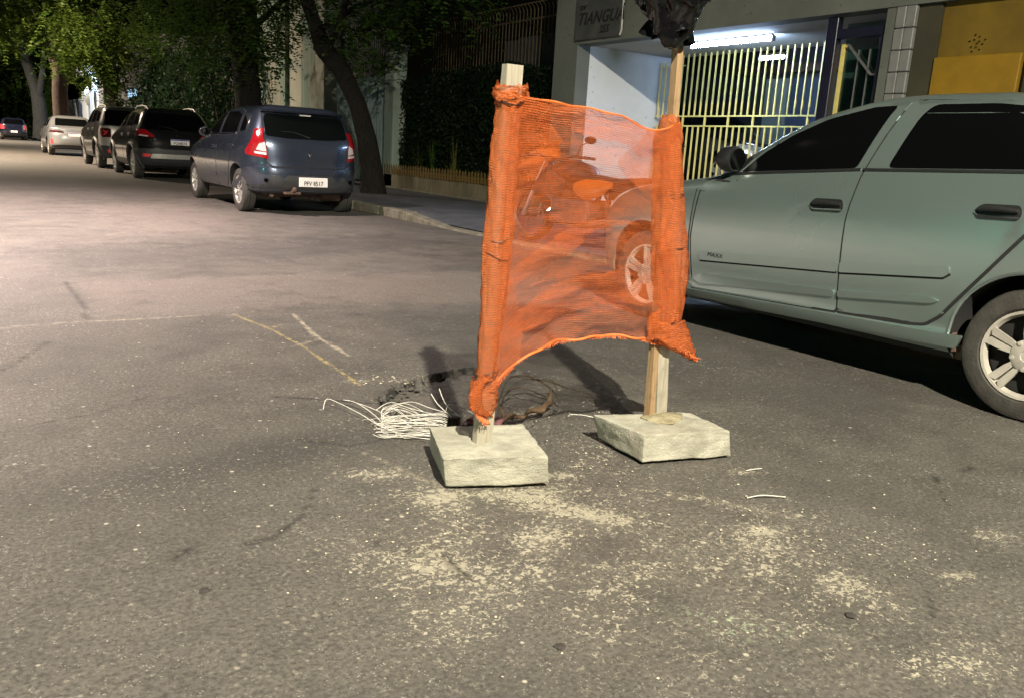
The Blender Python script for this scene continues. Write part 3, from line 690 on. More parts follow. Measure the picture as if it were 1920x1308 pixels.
for i in range(n_+1):
    y = -1.85+i*3.7/n_; x = .02*(1 if (i//2) % 2 else -1); v += [(x,y,2.3),(x,y,7)]
mesh('corrugated_sheet', v, [(2*i,2*i+2,2*i+3,2*i+1) for i in range(n_)], MAT['sheetdark'], us)
for z in (3.6, 5.4):
    m = MB(); m.box(-.06,-.025,-1.85,1.85,z,z+.06); m.build('cross_rail', MAT['sheetdark'], us)
cl = thing('column', 'tall cream column beside the dark slot of the sheet metal gate', 'column', (8.7, 22.75, .115))
m = MB(); m.box(-.2,.3,-.62,.05,-.1,7); bevelled(m.build('shaft', MAT['column'], cl), .02, 1)
m = MB(); m.box(-.12,.3,.053,.66,-.1,7); bevelled(m.build('pilaster', MAT['oldwall'], cl), .02, 1)
ow = thing('weathered_wall', 'tall teal and beige weathered wall behind the slate blue hatchback', 'wall', (8.7, 26, .115))
for y0, y1, x, mt in ((-2.55,-1.5,.02,'oldwall'),(-1.45,-.2,.12,'column'),(-.15,1.9,.0,'oldwall'),(1.95,3.0,.14,'oldwall')):
    m = MB(); m.box(x,.35,y0,y1,-.1,7); m.build('wall_bay', MAT[mt], ow)
m = MB(); m.box(.05,.11,-1.49,-1.46,-.1,7); m.build('downpipe', MAT['black'], ow)
m = MB(); m.box(-.06,-.005,-1.9,-1.6,1.35,1.75); bevelled(m.build('meter_box', MAT['black'], ow), .01, 1)

# ------------------------------------------------------------------ trees
def sprays(tips, n, spread, droop, ln, leaf, wd, pairs=9):
    """pinnate twigs hung round the limb tips: returns leaflet centres and directions"""
    P = []; D = []
    tips = np.array(tips)
    for _ in range(n):
        o = tips[rng.integers(len(tips))]+rng.normal(size=3)*spread
        d = rng.normal(size=3)*(1,1,.45); d[2] -= droop; d /= np.linalg.norm(d); L = ln*rng.uniform(.6,1.2)
        sd = np.cross(d, (0,0,1)); sd /= np.linalg.norm(sd)+1e-6
        for i in range(pairs):
            f = (i+.6)/pairs; c = o+d*L*f+np.array((0,0,-.35*droop*L*f*f)); q = leaf*(1-.35*f)
            for sg_ in (1,-1):
                e = sd*sg_+d*.45+rng.normal(size=3)*.12; e /= np.linalg.norm(e); P.append(c+e*q*.5); D.append(e)
    return np.array(P), np.array(D)
def tree(name, label, base, trunk, limbs, bark, clouds, group='trees along the pavement'):
    t = thing(name, label, 'tree', base, 0, group); b = Vector(base)
    m = MB(); m.tube([Vector(p)-b for p, r in trunk], [r for p, r in trunk], 14)
    o = m.build('trunk', MAT[bark], t, True, 60)
    P = np.array([v.co for v in o.data.vertices]); nn = vnoise(P, 3.0, 2)*.03+vnoise(P, 8, 3)*.015
    for v, k in zip(o.data.vertices, nn): v.co += v.normal*float(k)
    for pts, r in limbs:
        m = MB(); q = [Vector(p)-b for p in pts]; m.tube(q, [r*(1-.75*i/(len(q)-1)) for i in range(len(q))], 8); m.build('limb', MAT[bark], t, True, 60)
    for tips, n, spread, droop, ln, leaf, wd, mt in clouds:
        P, D = sprays([tuple(Vector(p)-b) for p in tips], n, spread, droop, ln, leaf, wd)
        leafmesh('crown', P, leaf, wd, MAT[mt], t, D)
    return t
z0 = .1
tree('leaning_tree', 'dark leaning tree with a bent trunk in front of the teal sheet gate', (7.0,15.6,z0),
     [((7.0,15.5,z0-.1),.27),((7.0,15.62,.5),.225),((7.0,15.85,1.1),.20),((7.0,16.35,1.8),.185),((7.0,17.2,2.5),.18),((7.0,18.2,3.0),.185),((7.0,18.9,3.7),.16),((6.9,19.5,4.6),.17),((6.8,19.8,6),.10)],
     [([(7.0,18.0,3.0),(6.9,17.0,3.5),(6.7,16.0,4.2),(6.5,15.0,4.6)],.09),([(7.0,18.6,3.4),(7.6,18.0,3.9),(8.3,17.0,4.3)],.08),([(6.9,19.2,4.2),(6.0,18.6,4.9),(5.2,18.0,5.3)],.08),([(7.0,18.2,3.0),(7.1,17.9,2.95)],.10)],
     'barkdark', [([(6.7,15.9,4.3),(6.5,15.0,4.6),(7.6,17.6,4.1),(8.3,16.6,4.2),(8.6,15.4,4.3),(8.2,14.2,4.5),(6.0,18.6,5.0),(7.0,19.5,5.4),(5.4,18.0,4.9)], 430, .42, .5, .75, .11, .045, 'leafmid'),
                  ([(7.9,16.6,3.8),(8.2,15.6,3.8),(8.4,14.6,4.0),(7.4,17.4,3.6),(8.0,17.8,3.7),(7.0,16.4,3.7)], 190, .30, .7, .7, .11, .045, 'leafgreen'),
                  ([(7.35,17.4,2.95),(7.7,17.2,2.75),(7.9,17.0,2.6)], 26, .16, .5, .55, .12, .05, 'leafgreen')])
tree('shade_tree', 'thick dark trunk with feathery green leaves right behind the slate blue hatchback', (6.3,21.3,z0),
     [((6.3,21.3,z0-.1),.42),((6.3,21.3,1.0),.33),((6.28,21.4,2.2),.30),((6.2,21.5,3.2),.30),((6.0,21.8,4.4),.24),((5.8,22,6),.16)],
     [([(6.2,21.5,3.2),(5.4,21.0,4.0),(4.4,20.4,4.5)],.12),([(6.2,21.5,3.3),(5.9,22.8,4.2),(5.2,24,4.6)],.12),([(6.2,21.5,3.4),(7.0,20.9,4.3),(7.6,20.2,4.8)],.10)],
     'barkdark', [([(5.3,21.0,4.0),(4.6,20.5,4.2),(5.2,22.6,3.9),(5.0,24,4.2),(4.7,25.3,4.2),(6.4,20.8,4.0),(6.9,20.7,4.1),(7.3,20.2,4.4),(5.8,21.5,4.7),(5.6,19.6,4.3)], 620, .40, .65, .75, .105, .045, 'leafgreen'),
                  ([(6.2,20.6,3.4),(6.5,20.9,3.1),(6.9,21.3,3.4),(5.2,21.9,3.3),(5.6,23.0,3.1)], 150, .30, .6, .65, .11, .05, 'leafgreen')])
tree('street_tree', 'yellow green leafy tree with a dark trunk behind the charcoal and grey car', (6.2,41.5,z0),
     [((6.2,41.5,z0-.1),.36),((6.2,41.5,1.4),.28),((6.2,41.5,2.8),.27),((6.0,41.6,4.2),.22),((5.8,41.8,6),.14)],
     [([(6.2,41.5,3.0),(5.2,41,4.2),(4.2,40.4,4.8)],.12),([(6.2,41.5,3.2),(7.0,40.6,4.4),(7.6,39.6,5.2)],.12),([(6.0,41.6,4.2),(5.0,43,5.2)],.1)],
     'barkdark', [([(5.4,41,4.1),(4.7,40.6,4.4),(4.3,40.2,5.0),(6.0,40.6,4.0),(6.9,40.4,4.6),(5.2,42.6,4.9),(5.0,38.5,4.6),(5.8,41,5.4),(7.2,39.2,5.0),(4.6,37.5,5.1)], 520, .55, .7, .95, .17, .075, 'leafyellow'),
                  ([(6.0,40.6,3.4),(5.6,41.2,3.4),(6.6,40.2,3.7),(7.4,39.4,4.2),(7.7,38.4,4.4)], 160, .4, .7, .9, .16, .07, 'leafgreen')])
tree('broad_tree', 'grey forked trunk standing behind the plain silver saloon', (5.95,72,z0),
     [((5.95,72,z0-.1),.62),((5.95,72,1.5),.50),((5.9,72,2.8),.46),((5.8,72.2,3.6),.40),((5.3,73.5,6),.34),((5.0,74.5,9),.22)],
     [([(5.9,72,2.9),(6.3,71,5.5),(6.4,70,8.5)],.26),([(5.3,73.5,6),(4.0,71,7.5),(3.0,68,8.2)],.16)],
     'barkgrey', [([(3.0,68,8.2),(3.4,64,8.0),(3.2,60,7.3),(2.8,56,6.6),(4.2,66,8.5),(2.6,52,6.2),(4.3,58,7.6)], 300, .8, .5, 1.2, .26, .13, 'leafyellow'),
                  ([(5.0,76,7.0),(4.9,80,6.2),(4.7,84,5.6),(4.6,78,8.2),(5.2,88,5.2),(5.4,90,4.2),(5.6,84,3.8)], 520, 1.1, .5, 1.3, .28, .13, 'leafgreen')])
tree('brown_tree', 'brown trunk in front of the blue-white lit gateway', (6.15,60.5,z0),
     [((6.15,60.5,z0-.1),.55),((6.15,60.5,1.5),.47),((6.15,60.5,3.2),.44),((6.3,60.2,4.6),.5),((6.0,60.5,7),.3)],
     [([(6.2,60.5,4.0),(6.8,59.8,5.0),(7.4,58.6,6.4)],.22),([(6.1,60.5,4.2),(5.6,60.9,6),(5,61,8)],.24)],
     'barkbrown', [([(5,61,7.4),(6.0,58,6.6),(7.2,58,6.4),(5.2,55,7.0),(6.4,52,6.2),(7,50,6.0),(5.8,48,6.4)], 380, 1.0, .6, 1.2, .24, .11, 'leafgreen')])
def bush(x, y, rx, ry, h, n, lf, mat, label, name='dark_bush', zb=.1):
    t = thing(name, label, 'bush', (x, y, zb), 0, 'bushes along the pavement wall')
    d = rnd_dirs(n)*rng.uniform(.35,1.0,n)[:,None]**.5; P = d*(rx,ry,h/2)+(0,0,h/2); P += .25*np.stack([vnoise(P,1.1,5),vnoise(P,1.1,6),vnoise(P,1.1,7)],1)
    leafmesh('foliage', P, lf, lf*.5, MAT[mat], t)
    m = MB()
    for k in range(8):
        a = random.uniform(0,6.28); m.tube([(0,0,-.1),(rx*.3*math.cos(a),ry*.3*math.sin(a),h*.4),(rx*.6*math.cos(a),ry*.6*math.sin(a),h*.8)],[.05,.035,.01],5)
    m.build('stems', MAT['barkdark'], t)
bush(7.9, 29.5, 1.2, 2.2, 4.6, 5200, .16, 'leafdark', 'tall dark bush beside the weathered wall end')
bush(7.7, 33.5, 1.2, 2.4, 4.2, 4600, .17, 'leafdark', 'wide dark bush in the middle of the bush row')
bush(7.6, 38.0, 1.2, 2.3, 3.6, 4200, .18, 'leafdark', 'lower dark bush next to the small lit signboard')
bush(7.0, 44.5, .6, 1.0, 2.5, 1500, .15, 'leafgreen', 'small green shrub in front of the grey far wall')
bush(7.6, 79, .8, 2.6, 5.6, 2600, .28, 'leafgreen', 'narrow green shrub growing in the lit gateway')

# ------------------------------------------------------------------ far buildings along the same side
fb = thing('grey_house', 'plain grey house wall beyond the bushes with a lit signboard before it', 'house', (8.6, 53, .1))
m = MB(); m.box(0, 4, -9.2, 9.6, -.1, 5.5); m.build('wall', MAT['farwall'], fb)
m = MB(); m.box(-.05,-.003,-9.2,9.6,1.9,2.0); m.build('ledge', MAT['farwall'], fb)
m = MB(); m.box(-.04,.0-.003,2.0,3.4,2.1,3.4); m.build('shutter', MAT['sheetdark'], fb)
sb = thing('signboard', 'small bright blue-white lit signboard on a thin pole', 'sign', (8.0, 47.0, .1))
m = MB(); m.tube([(0,0,0),(0,0,2.6)], .03, 8); m.build('pole', MAT['black'], sb, True)
m = MB(); m.box(-.05,.05,-.95,.95,2.55,3.0); bevelled(m.build('board', MAT['signglow'], sb), .02, 1)
lh = thing('gateway_house', 'blue-white lit house gateway far along the street', 'house', (8.8, 74, .1))
m = MB(); m.box(0, .5, -11.2, -7.0, -.1, 4.6); m.build('gate_wall', MAT['litwall'], lh)
m = MB(); m.box(-.06, .5, -5.6, -2.0, -.1, 3.6); m.build('gate_wall', MAT['litwall'], lh)
m = MB(); m.box(-.35, .6, -11.2, -2.0, 4.61, 5.3); m.build('canopy', MAT['litwall'], lh)
m = MB(); m.box(.2, .5, 2.0, 12, -.1, 3.2); m.build('gate_wall', MAT['litwall'], lh)
m = MB(); m.box(3.4, 3.6, -12, 14, -.1, 7); m.build('rear_wall', MAT['garage'], lh)
l = bpy.data.lights.new('gateway_lamp', 'POINT'); l.energy = 380; l.color = (.55,.78,1); l.shadow_soft_size = .15
o = link(bpy.data.objects.new('gateway_lamp', l), lh); o.location = (-.9, -8.6, 3.9)
ds = thing('round_dish', 'round grey dish standing before the lit gateway wall', 'dish', (8.3, 65.5, .1))
m = MB(); m.lathe([(.001,-.18),(.35,-.14),(.62,-.02),(.66,.04),(.3,.06),(.001,.07)], 28, 0, 'x', (0,0,3.1)); m.build('bowl', MAT['dish'], ds, True)
m = MB(); m.tube([(.08,0,0),(.08,0,3.0)], .06, 8); m.build('post', MAT['steel'], ds, True)
pw = thing('cream_wall', 'cream boundary wall behind the small navy car', 'wall', (8.6, 112, .1))
for k in range(6):
    m = MB(); m.box(0,.25,-24+k*8,-24+k*8+7.7,-.1,3.3); m.build('wall_bay', MAT['palefar'], pw)
    m = MB(); m.box(-.12,.3,-24+k*8+7.703,-24+k*8+7.997,-.1,3.6); m.build('post', MAT['palefar'], pw)
ut = thing('utility_pole', 'brown wooden utility pole at the far edge of the street', 'pole', (6.0, 110, .1))
m = MB(); m.tube([(0,0,-.1),(0,0,11)], [.26,.2], 12); m.build('shaft', MAT['lath'], ut, True)
m = MB(); m.box(-.1,.1,-1.2,1.2,9.6,9.8); m.build('crossarm', MAT['lath'], ut)
# mass of trees closing the street, and the unlit far side
n = 16000; P = np.stack([rng.uniform(2,16,n), rng.uniform(118,150,n), rng.uniform(3.2,15,n)],1)
o = leafmesh('far_trees', P, .6, .3, MAT['leafdark']); tag(o, 'dark mass of trees closing the far end of the street', 'trees', kind='stuff')
ow2 = thing('opposite_wall', 'long pale plastered wall along the opposite side of the street', 'wall', (-9.5, 30, 0))
m = MB(); m.box(-.3,0,-60,100,-.1,2.9); m.build('wall_bay', MAT['palewall'], ow2)

# ------------------------------------------------------------------ cars
def pchip(xs, ys):
    xs = np.array(xs, float); ys = np.array(ys, float); h = np.diff(xs); dl = np.diff(ys)/h; d = np.zeros(len(xs))
    for i in range(1, len(xs)-1):
        if dl[i-1]*dl[i] > 0:
            w1 = 2*h[i]+h[i-1]; w2 = h[i]+2*h[i-1]; d[i] = (w1+w2)/(w1/dl[i-1]+w2/dl[i])
    d[0], d[-1] = dl[0], dl[-1]
    def f(x):
        x = np.clip(x, xs[0], xs[-1]); i = np.clip(np.searchsorted(xs, x)-1, 0, len(h)-1); t = (x-xs[i])/h[i]
        return (1+2*t)*(1-t)**2*ys[i]+t*(1-t)**2*h[i]*d[i]+t*t*(3-2*t)*ys[i+1]+t*t*(t-1)*h[i]*d[i+1]
    return f
def rounded(pts, r=.03, k=3):
    out = []; n = len(pts)
    for i in range(n):
        p = np.array(pts[i], float); a = np.array(pts[i-1], float)-p; b = np.array(pts[(i+1)%n], float)-p
        la, lb = np.linalg.norm(a), np.linalg.norm(b); q = min(r, la*.4, lb*.4); pa = p+a/la*q; pb_ = p+b/lb*q
        for j in range(k+1):
            t = j/k; out.append(tuple((1-t)**2*pa+2*t*(1-t)*p+t*t*pb_))
    return out
class Car:
    """local frame: x forward, y to the car's left, z up, origin on the ground under the rear axle"""
    def __init__(s, name, label, loc, rz, prof, paintmat, wb, rw, arch=.06, group='cars parked along the kerb', n=(10,16), belt=1.0, m=3.0, cat='car'):
        s.t = thing(name, label, cat, loc, rz, group); s.P = MAT[paintmat]
        z = [p[0] for p in prof]; s.zs = z
        s.xf = pchip(z, [p[1] for p in prof]); s.xr = pchip(z, [p[2] for p in prof]); s.w = pchip(z, [p[3] for p in prof])
        s.n = lambda zz: np.interp(zz, [belt-.15, belt+.1], n); s.m = m; s.wb = wb; s.rw = rw; s.arch = arch
        s.body()
    def side(s, x, z):
        xf, xr, w, n = s.xf(z), s.xr(z), s.w(z), s.n(z); X = np.abs((x-(xf+xr)/2)/((xf-xr)/2)); return w*(1-np.clip(X,0,.999)**n)**(1/s.m)
    def rear(s, y, z):
        xf, xr, w, n = s.xf(z), s.xr(z), s.w(z), s.n(z); Y = np.clip(np.abs(y/w),0,.999); return (xf+xr)/2-(xf-xr)/2*(1-Y**s.m)**(1/n)
    def front(s, y, z):
        xf, xr, w, n = s.xf(z), s.xr(z), s.w(z), s.n(z); Y = np.clip(np.abs(y/w),0,.999); return (xf+xr)/2+(xf-xr)/2*(1-Y**s.m)**(1/n)
    def body(s):
        z0, z1 = s.zs[0], s.zs[-1]; lv = []
        for a, b in zip(s.zs[:-1], s.zs[1:]): lv += list(np.linspace(a, b, 4)[:-1])
        lv = [z for z in lv]+[z1]; K = 88; V = []; Fc = []
        tt = np.linspace(0, 2*math.pi, 3001)
        for z in lv:
            xf, xr, w, n = float(s.xf(z)), float(s.xr(z)), float(s.w(z)), float(s.n(z)); c, sn = np.cos(tt), np.sin(tt)
            px = (xf+xr)/2+(xf-xr)/2*np.sign(c)*np.abs(c)**(2/n); py = w*np.sign(sn)*np.abs(sn)**(2/s.m)
            dl = np.concatenate([[0], np.cumsum(np.hypot(np.diff(px), np.diff(py)))]); q = np.linspace(0, dl[-1], K+1)[:-1]
            V += [(a, b, z) for a, b in zip(np.interp(q, dl, px), np.interp(q, dl, py))]
        L = len(lv)
        for i in range(L-1):
            for j in range(K): Fc.append((i*K+j, i*K+(j+1)%K, (i+1)*K+(j+1)%K, (i+1)*K+j))
        Fc.append(tuple(range(K))[::-1]); Fc.append(tuple((L-1)*K+j for j in range(K)))
        o = mesh('body', V, Fc, [s.P, MAT['under']], s.t)
        c = MB(); w = float(max(p for p in s.w(np.array(s.zs))))
        for x in (0, s.wb):
            for sg in (1, -1):
                a, b = sorted((sg*(w-.34), sg*(w+.3))); c.lathe([(.0,a),(s.rw+s.arch,a),(s.rw+s.arch,b),(.0,b)], 44, 0, 'y', (x,0,s.rw+.015))
        cu = c.build('cutter', MAT['under'])
        bm = bmesh.new(); bm.from_mesh(cu.data); bmesh.ops.remove_doubles(bm, verts=bm.verts, dist=1e-5); bmesh.ops.recalc_face_normals(bm, faces=bm.faces); bm.to_mesh(cu.data); bm.free()
        bm = bmesh.new(); bm.from_mesh(o.data); bmesh.ops.recalc_face_normals(bm, faces=bm.faces); bm.to_mesh(o.data); bm.free()
        cu.parent = s.t
        md = o.modifiers.new('arches', 'BOOLEAN'); md.object = cu; md.operation = 'DIFFERENCE'; md.solver = 'EXACT'; md.material_mode = 'TRANSFER'
        bpy.context.view_layer.update()
        me = bpy.data.meshes.new_from_object(o.evaluated_get(bpy.context.evaluated_depsgraph_get())); o.modifiers.clear(); o.data = me; me.name = 'body'
        bpy.data.objects.remove(cu)
        for f in me.polygons:
            if f.normal.z < -.7 and f.center.z < s.zs[0]+.03: f.material_index = 1 if len(me.materials) > 1 else 0
        me.polygons.foreach_set('use_smooth', [True]*len(me.polygons)); me.set_sharp_from_angle(angle=R(38)); s.b = o
    def patch(s, name, poly, mat, off=.003, where='L', parent=None, rim=.006, step=.07, label=None, r=0.02):
        """a panel that follows the body: poly in (x,z) on a side, in (y,z) at the rear or front"""
        if r: poly = rounded(poly, r)
        bm = bmesh.new(); vs = [bm.verts.new((p[0], p[1], 0)) for p in poly]; bm.faces.new(vs)
        for ax in (0, 1):
            lo, hi = min(p[ax] for p in poly), max(p[ax] for p in poly); k = int((hi-lo)/step)
            for i in range(1, k+1):
                q = [0,0,0]; q[ax] = lo+(hi-lo)*i/(k+1); nn = [0,0,0]; nn[ax] = 1
                bmesh.ops.bisect_plane(bm, geom=list(bm.verts)+list(bm.edges)+list(bm.faces), plane_co=q, plane_no=nn, dist=1e-5)
        if rim:
            e = bmesh.ops.extrude_edge_only(bm, edges=[e for e in bm.edges if e.is_boundary]); low = set(v for v in e['geom'] if isinstance(v, bmesh.types.BMVert))
        else: low = set()
        for v in bm.verts:
            a, z = v.co.x, v.co.y; o = off-(rim+off if v in low else 0)
            if where in 'LR':
                y = float(s.side(a, z))+o; v.co = (a, y if where == 'L' else -y, z)
            elif where == 'B': v.co = (float(s.rear(a, z))-o, a, z)
            else: v.co = (float(s.front(a, z))+o, a, z)
        bmesh.ops.recalc_face_normals(bm, faces=bm.faces)
        me = bpy.data.meshes.new(name); bm.to_mesh(me); bm.free(); me.materials.append(MAT[mat] if isinstance(mat, str) else mat)
        cen = Vector(((float(s.xf(.8)+s.xr(.8)))/2, 0, .8)); f0 = max(me.polygons, key=lambda f: f.area)
        if (f0.center-cen).dot(f0.normal) < 0: me.flip_normals()
        me.polygons.foreach_set('use_smooth', [True]*len(me.polygons)); me.set_sharp_from_angle(angle=R(50))
        o = link(bpy.data.objects.new(name, me), parent or s.t)
        if label: o['label'] = label
        return o
    def both(s, name, poly, mat, **k): return [s.patch(name, poly, mat, where=q, **k) for q in 'LR']
    def wheels(s, width, style, rimm, rr, track=None, tyre='rubber'):
        rw = s.rw; hw = width/2; tr = track or float(s.w(.45))-hw-.02
        if not hasattr(s, '_w'):
            t = MB(); t.lathe([(rr*.98,-hw*.8),(rr*1.02,-hw*.95),(rw*.88,-hw),(rw*.965,-hw*.86),(rw,-hw*.6),(rw,hw*.6),(rw*.965,hw*.86),(rw*.88,hw),(rr*1.05,hw*.95),(rr,hw*.80),(rr*.98,hw*.6)], 48)
            t.lathe([(rw*1.002,-.008),(rw*1.002,.008)], 48, 1); t.lathe([(rw*1.002,hw*.36),(rw*1.002,hw*.42)], 48, 1); t.lathe([(rw*1.002,-hw*.42),(rw*1.002,-hw*.36)], 48, 1)
            r_ = MB(); r_.lathe([(rr*1.0,hw*.78),(rr*.99,hw*.92),(rr*.93,hw*.90),(rr*.88,hw*.60)], 44)
            bk = MB(); bk.lathe([(rr*.90,hw*.35),(.0,hw*.35)], 32, 0); bk.lathe([(rr*.96,-hw*.8),(.0,-hw*.5)], 24, 0)
            k, kind = style
            for i in range(k):
                a = 2*math.pi*i/k+.35; ca, sa = math.cos(a), math.sin(a)
                def pt(rad, tang, y): return (rad*ca-tang*sa, y, rad*sa+tang*ca)
                if kind == 'split': bars = ((-.5, -.028, .15, .036), (.5, .028, .15, .036))
                else: bars = ((0, 0, .22, .03),)
                for sd, ti, wo, yy in bars:
                    if kind == 'split':
                        q = [(.34*rr, sd*.028*rr),(.86*rr, sd*.045*rr),(.95*rr, sd*.42*rr),(.50*rr, sd*.33*rr),(.26*rr, sd*.22*rr)]
                    elif kind == 'thin': q = [(.12*rr,-.055*rr),(.94*rr,-.085*rr),(.94*rr,.085*rr),(.12*rr,.055*rr)]
                    else: q = [(.10*rr,-.16*rr),(.94*rr,-.26*rr),(.94*rr,.26*rr),(.10*rr,.16*rr)]
                    yo = [hw*.86-.004, hw*.90, hw*.90, hw*.88, hw*.86][:len(q)]
                    v = [pt(a_, b_, y_) for (a_, b_), y_ in zip(q, yo)]+[pt(a_, b_*.92, y_-.022) for (a_, b_), y_ in zip(q, yo)]; n_ = len(q)
                    f = [tuple(range(n_)), tuple(range(n_, 2*n_))[::-1]]+[(j, (j+1)%n_, n_+(j+1)%n_, n_+j) for j in range(n_)]
                    r_.add(v, f)
            hr = .36 if kind == 'split' else .20
            r_.lathe([(rr*hr,hw*.5),(rr*hr,hw*.865),(rr*(hr-.05),hw*.915),(rr*.13,hw*.92),(rr*.12,hw*.86),(.0,hw*.87)], 30)
            for i in range(5):
                a = 2*math.pi*i/5+.98; r_.lathe([(.011,hw*.9),(.010,hw*.97),(0,hw*.98)], 8, 0, 'y', (rr*.30*math.cos(a),0,rr*.30*math.sin(a)))
            s._w = (t, r_, bk)
        t, r_, bk = s._w; first = None
        for x in (0, s.wb):
            for sg in (1, -1):
                wt = empty('wheel', (x, sg*tr, rw), 0 if sg > 0 else math.pi, s.t)
                if first is None:
                    a = t.build('tyre', [MAT[tyre], MAT['under']], wt, True, 35); b = r_.build('rim', MAT[rimm], wt, True, 30); c = bk.build('brake_disc', MAT['under'], wt, True); first = (a, b, c)
                else:
                    for q in first: link(q.copy(), wt)
    def lump(s, name, m, mat, parent=None, bev=0, smooth=False):
        o = m.build(name, MAT[mat] if isinstance(mat, str) else mat, parent or s.t, smooth)
        return bevelled(o, bev) if bev else o
    def plate(s, z, txt, y=0, h=.13, wd=.40, band=False, off=.012, tilt=0, sz=.085):
        x = float(s.rear(y, z))-off; d = Vector((-1, 0, tilt)).normalized(); u = Vector((0,0,1)); u = (u-d*u.dot(d)).normalized(); rgt = Vector((0,-1,0))
        o = Vector((x, y, z)); m = MB(); v = []
        for dd in (-.012, 0):
            for a, b in ((-1,-1),(1,-1),(1,1),(-1,1)): v.append(o+rgt*a*wd/2+u*b*h/2+d*dd)
        m.add(v, [(3,2,1,0),(4,5,6,7),(0,1,5,4),(1,2,6,5),(2,3,7,6),(3,0,4,7)])
        p = bevelled(m.build('licence_plate', MAT['platewhite'], s.t), .004, 1)
        if band:
            m = MB(); v = [o+rgt*a*wd*.49+u*b+d*.0012 for a, b in ((-1,h*.28),(1,h*.28),(1,h*.47),(-1,h*.47))]; m.add(v, [(0,1,2,3)]); m.build('blue_band', MAT['plateblue'], p)
        if txt: text('lettering', txt, sz, MAT['ink'], p, frame4(o+d*.0016+u*(-.018 if not band else -.022), rgt, u), 0, .0006, 'CENTER', .0012, .86)
        return p
    def mirror(s, x, z, mat, sx=1):
        for sg in (1, -1):
            y = sg*(float(s.side(x-.02, z))+.10); m = MB(); m.lathe([(.001,.10),(.07,.095),(.098,.05),(.102,-.03),(.094,-.05),(.001,-.052)], 24, 0, 'x')
            v = [(p[0]*.8+x, p[1]*.76+y, p[2]*.74+z) for p in m.v]; m.v = v; m.bar((x+.01,y-sg*.13,z-.07),(x+.01,y-sg*.04,z-.045),.06,.04)
            o = m.build('mirror', MAT[mat], s.t, True)
            g = MB(); g.lathe([(.085,-.054),(.001,-.055)], 20, 0, 'x'); g.v = [(p[0]*.9+x-.002, p[1]*.74+y, p[2]*.72+z) for p in g.v]; g.build('mirror_glass', MAT['tint'], o)
def handle(c, x, z, parent, mat='black', bright='silver', ln=.20, where='L'):
    sg = 1 if where == 'L' else -1; y = float(c.side(x, z)); m = MB()
    c.patch('handle_cup', [(x-ln/2,z-.032),(x+ln/2-.02,z-.038),(x+ln/2,z),(x+ln/2-.03,z+.030),(x-ln/2+.01,z+.034),(x-ln/2-.01,z)], mat, off=.008, parent=parent, where=where, r=.02, step=.03)
    m.tube([(x-ln/2+.005,sg*(y+.014),z+.008),(x-.02,sg*(y+.024),z+.012),(x+ln/2-.03,sg*(y+.018),z+.004)], [.010,.013,.010], 8); m.build('handle', MAT[mat], parent, True)
    m = MB(); m.tube([(x-ln/2,sg*(y+.009),z-.020),(x+ln/2-.03,sg*(y+.009),z-.028),(x+ln/2-.004,sg*(y+.009),z-.010)], .005, 6); m.build('handle_lip', MAT[bright], parent, True)

def world_car(cx, y): return (cx, y, 0)
RZ = R(90)
# --- silver saloon beside the barrier
sal = Car('parked_car', 'silver saloon with painted-in green light and tinted windows parked right beside the netting barrier', (4.675, 1.71, 0), RZ+.011,
  [(.20,2.98,-.78,.735),(.235,3.08,-.84,.775),(.27,3.12,-.86,.800),(.31,3.14,-.88,.808),(.345,3.15,-.89,.802),(.42,3.17,-.91,.815),(.55,3.18,-.92,.828),(.68,3.15,-.93,.832),(.78,3.06,-.93,.828),(.86,2.85,-.92,.818),(.92,2.45,-.91,.803),(.97,2.12,-.90,.785),(1.02,1.98,-.86,.768),(1.07,1.90,-.60,.752),(1.16,1.74,-.24,.722),(1.26,1.55,-.02,.682),(1.34,1.36,.12,.640),(1.39,1.18,.22,.600),(1.425,1.02,.30,.550),(1.45,.82,.38,.45),(1.463,.70,.46,.26)],
  'silver', 2.445, .295, .055, group=None, belt=1.0)
sal.wheels(.175, (5,'split'), 'hubcap', .20, track=.705, tyre='dirtyrubber')
